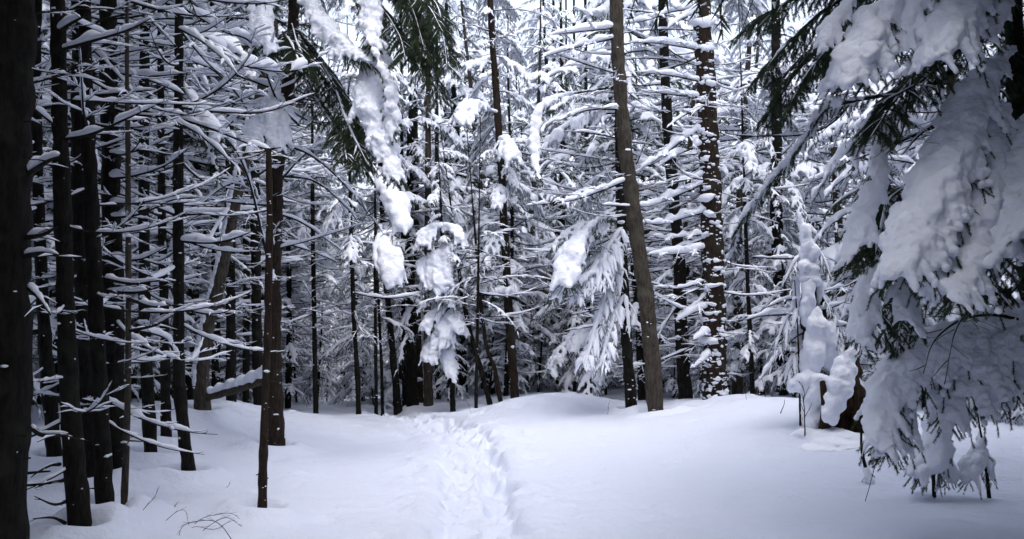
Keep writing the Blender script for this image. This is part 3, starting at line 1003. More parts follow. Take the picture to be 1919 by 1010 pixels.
# long arching limbs across the top of the dark wood
O = TREES['O']
for pts, hw, d1, tr in [
    ([(545, -90), (470, -60), (390, -20), (330, -5), (260, 40)], 9, 10.5, 'O'),
    ([(560, 235), (520, 190), (475, 85), (415, 57), (320, 0), (290, -20)], 8, 10.0, 'O'),
    ([(520, 300), (478, 228), (440, 172), (400, 132), (350, 108), (285, 45)], 8, 10.0, 'O'),
    ([(500, 480), (470, 350), (440, 280), (400, 240), (340, 180), (260, 140)], 5, 9.5, 'O'),
    ([(385, 70), (430, 112), (480, 128), (540, 134), (580, 119), (622, 88)], 11, 11.5, 'I'),
    ([(530, 270), (580, 290), (630, 330), (690, 400), (720, 440)], 4, 13.0, 'O'),
    ([(525, 330), (590, 340), (650, 390), (680, 430)], 4, 13.0, 'O'),
    ([(520, 400), (570, 420), (640, 470)], 4, 13.0, 'O'), ([(515, 450), (580, 470), (630, 490)], 4, 13.0, 'O'),
    ([(540, 180), (600, 190), (660, 190)], 5, 13.0, 'O'), ([(535, 200), (590, 230), (650, 220)], 5, 12.0, 'O'),
    ([(520, 345), (560, 300), (600, 270), (660, 260)], 4, 13, 'O'),
]:
    traced(TREES[tr], pts, hw, d1, seed=9)
_ra = np.random.default_rng(77)
for k in range(26):
    key = ['E', 'G', 'I', 'O', 'H', 'O', 'B', 'D'][k % 8]
    tx = {'E': 205, 'G': 271, 'I': 334, 'O': 535, 'H': 301, 'B': 112, 'D': 150}[key]
    y0 = _ra.uniform(-60, 240)
    dx = _ra.uniform(110, 260) * (-1 if key == 'O' or _ra.random() < .3 else 1)
    dy = _ra.uniform(-60, 150)
    bow = _ra.uniform(-45, 30)
    traced(TREES[key], [(tx, y0), (tx + dx * .33, y0 + dy * .2 + bow * .7), (tx + dx * .66, y0 + dy * .52 + bow), (tx + dx, y0 + dy)], _ra.uniform(4, 8), TREES[key]['d'] - _ra.uniform(-.6, .9), seed=k)
for sp, dd, nd, sd in [
    ([(560, -120, 8), (630, -70, 18), (690, -10, 24), (697, 50, 22), (700, 85, 10)], (12.3, 11.4), 1, 1),
    ([(600, -120, 8), (690, -20, 16), (708, 60, 22), (700, 120, 27), (690, 180, 33), (712, 245, 30), (735, 305, 21), (742, 335, 7)], (12.3, 11.0), 1.2, 2),
    ([(700, 90, 8), (728, 150, 16), (735, 210, 18), (728, 260, 10)], (11.4, 11.2), 1, 3),
    ([(550, -60, 8), (585, 10, 22), (620, 60, 27), (655, 92, 24), (690, 112, 10)], (12.4, 11.4), 1, 4),
    ([(545, -60, 6), (505, 5, 18), (492, 50, 22), (512, 92, 14)], (12.4, 11.4), 1, 5),
    ([(530, 130, 5), (512, 180, 14), (518, 230, 27), (516, 275, 13)], (12.2, 11.6), 1.2, 6),
    ([(525, 180, 5), (490, 215, 18), (478, 245, 22), (468, 275, 10)], (12.2, 11.5), 1.2, 7),
    ([(470, 0, 6), (478, 50, 12), (468, 80, 10)], (12.0, 11.5), 1, 71),
]:
    pillow_bough(O, sp, dd, 0.015, sd, need=nd * 1.7, amp=.03, fingers=1.6)
pillow_bough(TREES['I'], [(338, 150, 4), (368, 185, 18), (378, 215, 20), (404, 240, 22), (418, 268, 9)], (10.2, 9.8), 0.018, 8, need=1.6)
pillow_bough(TREES['I'], [(345, 255, 4), (385, 255, 9), (398, 290, 8), (408, 335, 5)], (10.2, 9.8), 0.016, 81, need=1.6)
for sp, dd, sd in [([(690, 300, 6), (712, 335, 14), (738, 372, 26), (752, 405, 25), (758, 432, 10)], (16, 15.2), 9),
                   ([(720, 430, 5), (722, 460, 16), (732, 495, 28), (730, 533, 11)], (17.8, 17), 10),
                   ([(760, 430, 4), (712, 440, 8), (706, 480, 10), (712, 510, 6)], (17.8, 17.2), 11)]:
    pillow_bough(TREES['c2'] if sd == 9 else TREES['c5'], sp, dd, 0.03, sd, need=.8, wood=False)
for sp, sd in [([(828, 420, 6), (810, 425, 18), (796, 440, 20), (790, 455, 9)], 12), ([(830, 420, 8), (848, 425, 18), (860, 440, 14), (868, 460, 6)], 13),
               ([(835, 450, 6), (836, 465, 10), (824, 490, 30), (822, 520, 26), (832, 545, 10)], 14), ([(835, 480, 6), (795, 490, 14), (792, 515, 12), (800, 535, 6)], 15),
               ([(838, 545, 4), (842, 555, 10), (848, 575, 6)], 16), ([(842, 570, 5), (815, 590, 16), (800, 605, 16), (790, 618, 7)], 17),
               ([(842, 580, 5), (855, 600, 20), (862, 620, 10)], 18), ([(845, 620, 5), (820, 635, 20), (805, 655, 18), (800, 675, 8)], 19),
               ([(846, 640, 5), (838, 665, 16), (845, 690, 14), (852, 710, 6)], 20), ([(846, 600, 5), (832, 610, 20), (836, 640, 14)], 21)]:
    pillow_bough(TREES['c12'], sp, (19.2, 18.8), 0.02, sd, need=.7, wood=False, fingers=2.2, amp=.03)
for key, sp, dd, sd in [('R1', [(1165, 395, 5), (1120, 410, 9), (1090, 445, 18), (1068, 482, 32), (1062, 515, 24), (1064, 535, 8)], (15.4, 14.4), 22),
                        ('R1', [(1165, 480, 4), (1090, 520, 10), (1050, 535, 16), (1035, 560, 10)], (15.4, 14.6), 23),
                        ('R1', [(1160, 160, 4), (1085, 172, 6), (1035, 185, 12), (1008, 210, 13), (1003, 250, 12), (1003, 300, 9), (1012, 335, 5)], (15.5, 14.4), 24),
                        ('R1', [(1160, 190, 3), (1080, 180, 7), (1050, 195, 8), (1030, 205, 5)], (15.5, 14.5), 25),
                        ('c20', [(1104, 600, 4), (1098, 620, 16), (1085, 640, 18), (1075, 655, 8)], (20.8, 20), 26),
                        ('c20', [(1104, 640, 4), (1108, 665, 20), (1118, 690, 18), (1125, 715, 8)], (20.8, 20), 27),
                        ('c20', [(1104, 620, 4), (1120, 640, 14), (1140, 660, 8)], (20.8, 20.2), 28),
                        ('c16', [(945, 500, 4), (915, 520, 14), (900, 535, 14), (892, 550, 6)], (20, 19.2), 29),
                        ('c16', [(948, 520, 4), (965, 540, 10), (940, 545, 14), (920, 545, 9)], (20, 19.4), 30),
                        ('c16', [(932, 210, 4), (895, 195, 14), (870, 205, 22), (866, 230, 10)], (20, 19), 31),
                        ('R1', [(1158, -10, 4), (1125, 20, 18), (1100, 22, 12), (1078, 14, 4)], (15.5, 14.8), 32)]:
    pillow_bough(TREES[key], sp, dd, 0.02, sd, need=1.0, wood=sd in (22, 23, 24), amp=.024, fingers=1.4)
for key, n_, z0_, z1_, l0_, l1_, az_, sp_ in [('c12', 26, 1.6, 5, .4, .8, None, 0), ('c5', 22, 2.2, 6.5, .6, 1.3, None, 0), ('c2', 14, 3.4, 6.5, .7, 1.3, None, 0), ('c7', 20, 2.6, 7.5, .7, 1.4, None, 0),
                                              ('R1', 9, 2.4, 5.6, .9, 1.6, math.pi, .35), ('c16', 26, 2.8, 9.5, .7, 1.5, None, 0), ('c20', 26, .5, 7, .7, 1.5, None, 0), ('R5', 14, .8, 5, .5, 1.0, None, 0), ('R6', 22, 1, 7, .7, 1.4, None, 0)]:
    grow(TREES[key], n_, z0_, z1_, l0_, l1_, az_, sp_, ('heavy', 'laden'), True)
for key, pts, hw in [
    ('R4', [(1318, 95), (1240, 82), (1180, 80)], 7), ('R4', [(1320, 155), (1260, 142), (1190, 135)], 7), ('R4', [(1320, 184), (1260, 177), (1200, 170)], 7),
    ('R4', [(1325, 235), (1270, 270), (1230, 300), (1185, 326)], 9), ('R4', [(1325, 268), (1270, 290), (1235, 312)], 7), ('R4', [(1328, 328), (1270, 341), (1228, 346)], 6),
    ('R4', [(1328, 340), (1270, 366), (1220, 386), (1190, 386)], 9), ('R4', [(1330, 395), (1270, 412), (1240, 420), (1200, 418)], 8), ('R4', [(1330, 438), (1250, 447), (1222, 441)], 6),
    ('R4', [(1332, 463), (1280, 475), (1212, 478)], 8), ('R4', [(1318, 15), (1260, 22), (1220, 36), (1170, 46)], 8), ('R4', [(1318, 20), (1280, 35), (1250, 55)], 8),
    ('R4', [(1335, 573), (1295, 588), (1268, 602)], 9), ('R4', [(1335, 520), (1280, 540), (1225, 538)], 5), ('R4', [(1336, 620), (1300, 638)], 8), ('R4', [(1336, 660), (1300, 690)], 7),
    ('R4', [(1336, 540), (1290, 580), (1240, 560)], 4), ('R4', [(1322, 200), (1285, 215), (1250, 240)], 6),
    ('R2', [(1160, 70), (1090, 86), (1008, 110)], 7), ('R2', [(1158, 52), (1080, 60), (1030, 66)], 7), ('R2', [(1185, 335), (1120, 360), (1070, 376), (985, 386)], 7),
    ('R2', [(1172, 262), (1110, 250), (1055, 246)], 5), ('R2', [(1168, 205), (1100, 207), (1035, 232)], 5), ('R2', [(1188, 388), (1155, 386), (1128, 384)], 3),
    ('R3', [(1276, 480), (1230, 540), (1200, 600)], 5), ('R3', [(1278, 560), (1240, 620), (1220, 680)], 5),
    ('R1', [(1175, 600), (1120, 610), (1060, 620)], 4), ('R1', [(1172, 560), (1120, 580), (1070, 590)], 4),
    ('R6', [(1462, 640), (1440, 690), (1425, 715)], 7), ('c7', [(784, 565), (760, 600), (740, 640), (725, 660)], 7),
]:
    traced(TREES[key], pts, hw, seed=5)

for pts in ([(1176, 470), (1140, 550), (1110, 640), (1095, 690)], [(1178, 540), (1150, 600), (1125, 690)], [(1170, 430), (1120, 500), (1080, 560)], [(1172, 420), (1140, 470), (1120, 540)]):
    traced(TREES['R1'], pts, 5, None, 'laden', seed=91)
# ------------------------------------------------------------------ the great snow-laden fir close by
near_tree('FIR', 'fir_tree', "big fir close by, its broad boughs bent right down under thick pillows of snow", "tree",
          [(1975, 960), (1930, 500), (1906, 180), (1898, 0)], 8.0, (46, 34), height=11, seed=80, crown=False, well=0)
FIR = TREES['FIR']
_w, _s = MB(), MB()
add_boughs(_w, _s, FIR['rng'], FIR['P'], FIR['base'][2] + 6.0, FIR['base'][2] + 10.6, 150, lambda u: 2.6 * (1 - u) + .5, ['laden', 'heavy', 'green'])
_c = link("crown", _w.mesh("crown", [M_TWIG, M_NEEDLE], FIR['base']), FIR['root'])
link("snow_load", _s.mesh("snow_load", [M_SNOW], FIR['base']), _c)
for i, (sp, dd) in enumerate([
    ([(1900, -60, 16), (1760, -20, 28), (1660, 20, 38), (1612, 85, 58), (1592, 150, 28)], (7.8, 6.6)),
    ([(1640, -40, 10), (1575, 20, 24), (1550, 60, 24), (1545, 90, 10)], (7.4, 6.8)),
    ([(1900, -80, 26), (1810, -10, 58), (1775, 50, 62), (1752, 105, 30)], (7.8, 6.7)),
    ([(1900, -40, 16), (1862, 15, 38), (1852, 70, 20)], (7.8, 7.2)),
    ([(1780, -60, 20), (1705, 20, 42), (1692, 85, 24)], (7.4, 7.0)),
    ([(1895, 90, 16), (1835, 150, 40), (1800, 235, 58), (1765, 320, 66), (1712, 420, 66), (1682, 505, 40)], (7.9, 6.4)),
    ([(1880, 200, 20), (1835, 330, 55), (1800, 430, 80), (1795, 510, 52), (1790, 562, 22)], (7.6, 6.2)),
    ([(1950, 200, 24), (1905, 290, 58), (1890, 360, 48), (1872, 450, 48), (1850, 492, 22)], (7.6, 6.5)),
    ([(1960, 300, 24), (1925, 350, 40), (1915, 410, 36), (1905, 440, 18)], (7.2, 6.6)),
    ([(1800, 120, 6), (1690, 200, 14), (1655, 262, 20), (1642, 340, 28), (1612, 420, 33), (1583, 492, 20)], (7.8, 6.9)),
    ([(1800, 90, 4), (1690, 165, 6), (1600, 186, 13), (1545, 202, 19), (1500, 270, 16), (1445, 338, 15), (1395, 402, 13), (1368, 475, 10)], (8.0, 9.0)),
    ([(1650, 190, 6), (1622, 230, 15), (1610, 275, 13), (1604, 310, 6)], (7.9, 7.7)),
    ([(1760, 430, 8), (1665, 488, 26), (1626, 535, 35), (1614, 600, 29), (1622, 648, 14)], (7.7, 7.2)),
    ([(1770, 470, 16), (1690, 530, 26), (1702, 580, 28), (1722, 622, 14)], (7.6, 7.1)),
    ([(1960, 540, 16), (1860, 600, 42), (1765, 645, 66), (1692, 690, 56), (1655, 755, 46), (1648, 822, 32)], (8.2, 7.3)),
    ([(1950, 570, 16), (1880, 620, 48), (1830, 670, 72), (1790, 725, 50), (1775, 785, 26)], (8.2, 7.5)),
    ([(1960, 600, 16), (1905, 660, 42), (1890, 705, 36), (1902, 738, 14)], (8.2, 7.7)),
    ([(1700, 700, 12), (1690, 770, 36), (1672, 820, 34), (1655, 845, 14)], (7.8, 7.4)),
    ([(1710, 430, 6), (1672, 460, 16), (1650, 480, 10)], (7.4, 7.1)),
]):
    pillow_bough(FIR, [(a_, b_, c_ * .88) for a_, b_, c_ in sp], dd, 0.012, 100 + i, need=1.5, thick=0.7, amp=0.018, fingers=2.0)
for i, (pts, hw, d1, kd) in enumerate([
    ([(1690, -50), (1560, 10), (1480, 80), (1420, 150)], 4, 8.4, 'green'), ([(1700, -10), (1580, 70), (1520, 130), (1480, 200)], 4, 8.0, 'green'),
    ([(1660, -70), (1530, -20), (1450, 20), (1400, 60)], 4, 8.6, 'green'), ([(1640, 10), (1540, 90), (1490, 140), (1430, 230)], 4, 9, 'green'),
    ([(1760, 90), (1690, 170), (1630, 260)], 2, 7.0, 'green'), ([(1840, 200), (1700, 260), (1600, 300)], 2, 7.4, 'dead'), ([(1850, 180), (1740, 240), (1690, 290)], 2, 7.0, 'dead'),
    ([(1780, 70), (1720, 110), (1690, 250), (1660, 290)], 2, 7.0, 'dead'), ([(1800, 90), (1730, 150), (1640, 200)], 2, 7.2, 'dead'),
    ([(1740, 330), (1670, 370), (1650, 430), (1640, 480)], 3, 7.0, 'green'), ([(1720, 340), (1660, 400), (1668, 470)], 3, 7.2, 'green'),
    ([(1720, 540), (1690, 600), (1680, 660)], 3, 7.6, 'green'), ([(1680, 480), (1650, 560), (1660, 640)], 3, 7.6, 'green'),
    ([(1905, 120), (1870, 170), (1840, 190)], 4, 7.6, 'green'), ([(1930, 430), (1880, 510), (1850, 560)], 3, 7.4, 'green'),
    ([(1960, 690), (1900, 730), (1860, 745), (1830, 760)], 3, 8.0, 'green'), ([(1915, 600), (1860, 590), (1800, 600), (1750, 640), (1730, 700)], 1.5, 7.0, 'dead'),
    ([(1900, 540), (1830, 570), (1790, 620), (1770, 720)], 1.5, 7.0, 'dead'), ([(1919, 520), (1880, 560), (1820, 570)], 2, 7.4, 'dead'),
    ([(1860, -30), (1700, 40), (1560, 230), (1420, 255), (1360, 250)], 2, 9.0, 'dead'),
]):
    traced(FIR, pts, hw, d1, kd, seed=20 + i)
for i, pts in enumerate([[(640, -70), (740, -20), (790, 60), (825, 190)], [(650, -80), (760, -10), (770, 80), (790, 140)], [(620, -60), (700, 0), (745, 60), (760, 110)],
                         [(640, -60), (800, -10), (830, 70), (838, 130)], [(560, 60), (620, 150), (650, 230), (690, 310)], [(560, 90), (640, 190), (660, 250), (680, 330)],
                         [(555, 120), (600, 200), (640, 260), (650, 300)], [(545, 40), (560, 90), (580, 140)], [(530, 60), (545, 80), (562, 120)],
                         [(600, -60), (700, -40), (790, 0), (830, 60)], [(600, -80), (730, -50), (770, 10), (800, 110)]]):
    traced(O, pts, 1.3 if i < 4 or i > 8 else 2.5, 11.2, 'green', seed=60 + i)

# ------------------------------------------------------------------ saplings, snag, log, twigs
def sapling(name, label, pix, d, caps, sd):
    W = np.array([at(px, py, d) for px, py in pix])
    base = W[0].copy()
    base[2] = ground_z(base[0], base[1])
    W[0, 2] = base[2] - 0.15
    root = thing(name, label, "sapling", base)
    mb = MB()
    tube(mb, resample(W, 16), np.linspace(0.022, 0.006, 16), 8, 0, 0.1)
    tr = link("trunk", mb.mesh("trunk", [M_BARK], base), root)
    T = dict(root=root, base=base, d=d)
    for i, sp in enumerate(caps):
        pillow_bough(T, sp, (d + 0.05, d - 0.1), 0.0125, sd + i, need=1.2, wood=False, thick=.9, amp=.01)
    return T


sapling('young_fir', "knee-high young fir hidden under a cone of snow beneath the big fir's lowest bough", [(1751, 932), (1749, 860), (1754, 790), (1756, 750)], 9.5,
        [[(1756, 745, 8), (1757, 775, 18), (1752, 815, 32), (1745, 860, 38), (1722, 885, 20)], [(1757, 760, 6), (1765, 830, 24), (1775, 880, 24), (1780, 895, 8)],
         [(1755, 800, 6), (1725, 860, 24), (1712, 885, 14)]], 300)
sapling('young_fir', "smaller young fir with a drooping snow cap and bare dark stem beside the snow cone", [(1856, 935), (1846, 860), (1836, 800), (1832, 775)], 9.5,
        [[(1836, 815, 6), (1832, 845, 20), (1822, 878, 26), (1812, 895, 12)], [(1836, 825, 6), (1846, 855, 18), (1858, 885, 12), (1862, 900, 6)]], 310)
sapling('young_fir', "twig-thin seedling with bare side shoots and a little snow before the big fir", [(1636, 890), (1616, 850), (1614, 800), (1612, 745)], 10.0,
        [[(1625, 870, 4), (1622, 885, 13), (1632, 905, 10), (1640, 915, 5)]], 320)

# snag
d = 12.2
W = [at(1524, 800, d), at(1520, 700, d), at(1517, 600, d), at(1514, 500, d), at(1510, 432, d)]
sb = W[0].copy()
sb[2] = ground_z(sb[0], sb[1])
SN = dict(root=thing('dead_snag', "broken dead trunk draped with tall lumps of snow beside the dark rotten stump", "dead tree", sb), base=sb, d=d, rng=np.random.default_rng(5))
W[0][2] = sb[2] - 0.2
mb = MB()
PP = resample(np.array(W), 30)
tube(mb, PP, np.linspace(0.12, 0.085, 30) * np.where(np.arange(30) > 22, 0.6, 1.0), 12, 0, 0.25, 4)
link("trunk", mb.mesh("trunk", [M_ROT], sb), SN['root'])
SN['P'] = PP


def snow_heap(T, name, lumps, dd, vox, sd, amp=0.014):
    s = MB()
    rng = np.random.default_rng(sd)
    for (px, py, rx, rz, dz) in lumps:
        c = at(px, py, dd + dz)
        k = dd / FPX
        for _ in range(10):
            o = rng.uniform(-.5, .5, 3) * np.array([rx, rx, rz]) * k
            blob(s, c + o, np.array([rx, rx, rz]) * k * rng.uniform(.5, .8), ICO2, int(rng.integers(999)), 0.25)
    me = fuse(s, name, vox, amp, 0.08, sd, 10)
    return link(name, me, T['root'], tuple(-T['base']))


mb = MB()
tube(mb, resample(np.array([at(1500, 800, 12.1), at(1498, 700, 12.1), at(1494, 600, 12.1), at(1489, 525, 12.1)]), 24), np.linspace(.016, .006, 24), 7, 0, .2, 3)
tube(mb, resample(np.array([at(1548, 690, 12.2), at(1545, 600, 12.2), at(1538, 525, 12.2)]), 18), np.linspace(.045, .02, 18), 7, 0, .25, 5)
link("side_stem", mb.mesh("side_stem", [M_ROT], sb), SN['root'])
snow_heap(SN, "snow_cap", [(1500, 418, 6, 18, 0), (1510, 440, 12, 20, -.1), (1514, 462, 16, 22, -.1), (1516, 484, 18, 22, -.1), (1514, 504, 21, 20, -.1), (1516, 520, 20, 14, -.1)], 12.2, 0.016, 1)
snow_heap(SN, "snow_lump", [(1513, 548, 16, 28, -.15), (1514, 575, 17, 24, -.15), (1512, 598, 12, 14, -.15)], 12.2, 0.016, 2)
snow_heap(SN, "snow_lump", [(1492, 540, 8, 26, -.05), (1489, 575, 8, 14, -.05), (1536, 545, 8, 22, -.05)], 12.2, 0.016, 3)
snow_heap(SN, "snow_lump", [(1524, 605, 14, 26, -.2), (1532, 625, 22, 30, -.2), (1526, 650, 24, 36, -.2), (1552, 645, 16, 40, -.2), (1518, 680, 18, 34, -.2), (1560, 675, 9, 26, -.2)], 12.2, 0.016, 4)
snow_heap(SN, "snow_lump", [(1530, 715, 26, 24, -.3), (1505, 715, 20, 18, -.25), (1490, 724, 16, 14, -.2), (1525, 755, 24, 36, -.3), (1524, 785, 20, 22, -.3)], 12.2, 0.016, 5)
snow_heap(SN, "snow_lump", [(1497, 620, 6, 20, .1), (1500, 660, 6, 22, .1), (1500, 690, 8, 16, .1)], 12.2, 0.016, 51)
for pts, hw in [([(1512, 590), (1470, 590), (1430, 592), (1398, 600)], 7), ([(1510, 620), (1480, 640), (1450, 680), (1425, 712)], 8), ([(1520, 585), (1555, 578), (1585, 565)], 5),
                ([(1520, 600), (1560, 612), (1592, 608)], 6), ([(1520, 625), (1560, 640), (1590, 640)], 5), ([(1510, 560), (1475, 562), (1440, 575)], 5),
                ([(1516, 480), (1470, 485), (1410, 482)], 4), ([(1518, 655), (1490, 660), (1465, 655)], 4)]:
    traced(SN, pts, hw, 12.0, seed=31, ntw=4)

for pts, hw in [([(1512, 560), (1480, 590), (1458, 640), (1450, 680)], 3), ([(1520, 540), (1552, 565), (1572, 610), (1580, 650)], 3), ([(1514, 640), (1485, 670), (1470, 720)], 3),
                ([(1512, 470), (1490, 490), (1470, 530)], 2.5), ([(1516, 455), (1540, 480), (1556, 520)], 2.5)]:
    traced(SN, pts, hw, 12.0, 'laden', seed=37, ntw=8)
st_b = at(1585, 800, 11.9)
st_b[2] = ground_z(st_b[0], st_b[1])
ST = dict(root=thing('rotten_stump', "dark rotten stump leaning beside the snag with a tall tilted lump of snow on it", "stump", st_b), base=st_b, d=11.9)
mb = MB()
wp = resample(np.array([np.append(at(1560, 830, 11.9), .24), np.append(at(1574, 790, 11.9), .22), np.append(at(1588, 745, 11.95), .17), np.append(at(1598, 700, 12.0), .11), np.append(at(1602, 670, 12.0), .05)]), 40)
tube(mb, wp[:, :3], wp[:, 3], 20, 0, 0.4, 8)
link("trunk", mb.mesh("trunk", [M_ROT], st_b), ST['root'])
mb = MB()
tube(mb, resample(np.array([at(1610, 815, 11.7), at(1607, 770, 11.6), at(1600, 715, 11.7)]), 16), np.linspace(.10, .03, 16), 9, 0, 0.4, 3)
tube(mb, resample(np.array([at(1546, 800, 11.7), at(1547, 770, 11.6), at(1542, 715, 11.7)]), 16), np.linspace(.07, .03, 16), 9, 0, 0.4, 3)
link("splinter", mb.mesh("splinter", [M_ROT], st_b), ST['root'])
snow_heap(ST, "snow_load", [(1591, 668, 13, 16, -.2), (1586, 688, 17, 20, -.22), (1579, 708, 20, 22, -.25), (1571, 730, 21, 23, -.28), (1562, 753, 20, 22, -.3), (1554, 776, 15, 20, -.32)], 11.9, 0.016, 6)
snow_heap(ST, "snow_foot", [(1562, 826, 46, 20, -.25), (1592, 836, 40, 18, -.3), (1524, 822, 36, 20, -.2), (1545, 836, 60, 16, -.4)], 11.9, 0.016, 7)

# snapped log
lb = at(440, 728, 13.6)
LG = dict(root=thing('snapped_log', "snapped log jutting sideways across the trunks with a thick ridge of snow on top", "log", lb), base=lb)
a, b = at(388, 745, 13.8), at(512, 704, 13.0)
Pl = resample(np.array([a, (a + b) / 2 + np.array([0, 0, -.02]), b]), 30)
mb = MB()
tube(mb, Pl, np.linspace(.05, .062, 30), 12, 0, .15, 3)
link("stem", mb.mesh("stem", [M_TAN], lb), LG['root'])
s = MB()
rng = np.random.default_rng(4)
for i in range(2, 30):
    k = 0.075 * (0.75 + 0.5 * i / 30) * (1 + .15 * math.sin(i * 1.3))
    blob(s, Pl[i] + np.array([0, 0, 0.05 + k * .45]), (k * 1.1, k, k), ICO2, i, .25)
link("snow_ridge", fuse(s, "snow_ridge", 0.018, 0.014, .1, 3), LG['root'], tuple(-lb))


def twig(label, pix, d, subs=3, seed=0, r=0.006, group=None):
    rng = np.random.default_rng(seed)
    W = np.array([at(px, py, d) for px, py in pix])
    base = W[0].copy()
    base[2] = ground_z(base[0], base[1]) - 0.03
    W[0] = base
    P = resample(W, 24)
    r = r * .62
    mb = MB()
    P = P + .02 * np.stack([vnoise(P * 9 + c, seed + c) for c in range(3)], 1) * np.linspace(0, 1, 24)[:, None]
    tube(mb, P, np.linspace(r, r * .35, 24), 6)
    for Q, t in side_twigs(rng, P, subs * 2, 0.4 * np.linalg.norm(W[-1] - W[0]), .6, -.1, .03, .35):
        tube(mb, Q, np.linspace(r * .5, r * .2, len(Q)), 4)
        if len(Q) > 4:
            for Q2, t2 in side_twigs(rng, Q, 3, 0.12 * np.linalg.norm(W[-1] - W[0]), .7, .1, .03, .3):
                tube(mb, Q2, r * .2, 3)
    o = link('bare_twig', mb.mesh('bare_twig', [M_TWIG], base), None, tuple(base))
    o['label'], o['category'] = label, 'twig'
    if group:
        o['group'] = group


twig("bare upright twig with a curved tip poking from the snow before the dark trunks", [(254, 1012), (262, 970), (285, 930), (297, 912)], 7.7, 2, 1)
twig("bent twig arching over the snow to one side of the two-pronged dark twig", [(298, 1000), (320, 968), (345, 957), (356, 985)], 7.8, 3, 2, .005)
twig("fine arching twigs bent over like a bow, nearest the bottom of the view", [(372, 1012), (392, 985), (425, 970), (455, 985)], 7.7, 6, 3, .005)
twig("fine forked twig lying low just behind the bow-shaped ones", [(340, 1008), (365, 988), (400, 990), (440, 975)], 7.75, 6, 4, .004)
twig("short dark twig with two prongs in the snow below the kinked spruce", [(372, 957), (370, 945)], 8.7, 3, 5, .012)
twig("tiny twig with a hooked end lying on smooth snow beside the foremost pole", [(412, 915), (425, 912), (433, 902)], 9.6, 2, 6, .005)
twig("small bare sprig on the back of the snow bank before the two close trunks", [(1138, 778), (1140, 765), (1142, 750)], 15.4, 4, 7, .005)
twig("dark broken stub sticking out of the snow hump before the snag", [(1461, 773), (1468, 760), (1470, 748)], 12.8, 0, 8, .012)
twig("forked dark twig rising through the snow at the foot of the snag", [(1508, 790), (1507, 750), (1508, 735), (1500, 716)], 11.6, 4, 9, .014)
twig("thin bare sprout beside the thin stem past the plastered trunk", [(1400, 752), (1394, 730), (1385, 705)], 14.5, 3, 10, .005)
twig("pair of fine stalks growing between the thin stem and the snag", [(1436, 752), (1430, 720), (1420, 690)], 14.2, 4, 11, .006)
twig("loose spray of bare shoots standing under the big fir's lowest bough", [(1618, 830), (1650, 850), (1690, 845), (1705, 825)], 9.3, 5, 12, .006)
twig("fine dry stalk where the trail disappears behind the bank", [(886, 790), (880, 765), (872, 745)], 16.8, 4, 13, .005)
twig("bare sprig on the crest behind the trail beside the tight cluster of trunks", [(722, 786), (718, 765), (728, 745)], 18.5, 3, 14, .006)

twig("tangle of thin bent shoots, biggest of the low twigs before the dark trunks", [(440, 1012), (415, 985), (385, 975), (345, 985), (330, 1010)], 7.5, 6, 21, .006)
twig("long thin shoot reaching up and sideways over the forked twig", [(355, 1010), (375, 975), (400, 965), (430, 962), (452, 970)], 7.9, 5, 22, .005)
twig("upright pair of fine shoots between the pole-like grey spruce and the arched twigs", [(318, 985), (322, 960), (335, 940)], 8.3, 4, 23, .005)
# ------------------------------------------------------------------ the dense wood behind: variants, copied
def variant(kind, seed):
    rng = np.random.default_rng(seed)
    H = {'limbed': rng.uniform(9.5, 13), 'laden': rng.uniform(7, 11), 'young': rng.uniform(2.6, 4.6), 'airy': rng.uniform(8, 11.5), 'broad': 12.5}[kind]
    r0 = {'limbed': rng.uniform(.07, .13), 'laden': rng.uniform(.08, .13), 'young': .035, 'airy': rng.uniform(.06, .11), 'broad': .16}[kind]
    n = 30
    z = np.linspace(-0.4, H, n)
    lean = rng.normal(size=2) * 0.03
    P = np.stack([lean[0] * z + .06 * np.sin(z * .7 + seed), lean[1] * z + .06 * np.cos(z * .6 + seed), z], 1)
    r = r0 * (1 - 0.93 * np.clip(z / H, 0, 1)) + 0.004
    tr, wd, sn = MB(), MB(), MB()
    tube(tr, P, r, 8, 0, .12, seed)
    if kind == 'limbed':
        add_boughs(wd, sn, rng, P, 0.45, H * .5, int(H * 11), lambda u: 0.75 + 0.75 * math.sin(u * 2.6), ['dead', 'dead', 'dead', 'laden'])
        add_boughs(wd, sn, rng, P, H * .42, H - .3, int(H * 6), lambda u: 1.55 * (1 - u) + .3, ['laden', 'heavy', 'green'])
        clumps_on(sn, rng, P, r, 34, .2, H * .55, .03)
    elif kind == 'broad':
        add_boughs(wd, sn, rng, P, 5.7, H - .2, 180, lambda u: 2.5 * (1 - u) + .4, ['heavy', 'laden'])
    elif kind == 'airy':
        add_boughs(wd, sn, rng, P, .45, H * .62, int(H * 10), lambda u: 0.7 + 0.6 * math.sin(u * 2.6), ['thick', 'thick', 'heavy'])
        add_boughs(wd, sn, rng, P, H * .4, H - .2, int(H * 3.0), lambda u: 1.0 * (1 - u) + .3, ['heavy', 'heavy', 'laden'])
        clumps_on(sn, rng, P, r, 34, .2, H * .55, .04)
    elif kind == 'laden':
        add_boughs(wd, sn, rng, P, 0.8, H * .3, int(H * 4), lambda u: 1.2, ['dead', 'laden'])
        add_boughs(wd, sn, rng, P, H * .15, H - .25, int(H * 8), lambda u: 1.5 * (1 - u) ** .8 + .3, ['laden', 'heavy', 'heavy', 'heavy', 'green'])
        clumps_on(sn, rng, P, r, 20, .2, H * .3, .03)
    else:
        add_boughs(wd, sn, rng, P, 0.35, H - .12, int(H * 11), lambda u: .8 * (1 - u) + .22, ['laden', 'heavy'])
    return (tr.mesh(kind + "_trunk", [[M_BARK, M_RED, M_TAN][seed % 3 if seed % 5 else 0]]), wd.mesh(kind + "_crown", [M_TWIG, M_NEEDLE]), sn.mesh(kind + "_snow", [M_SNOW]))


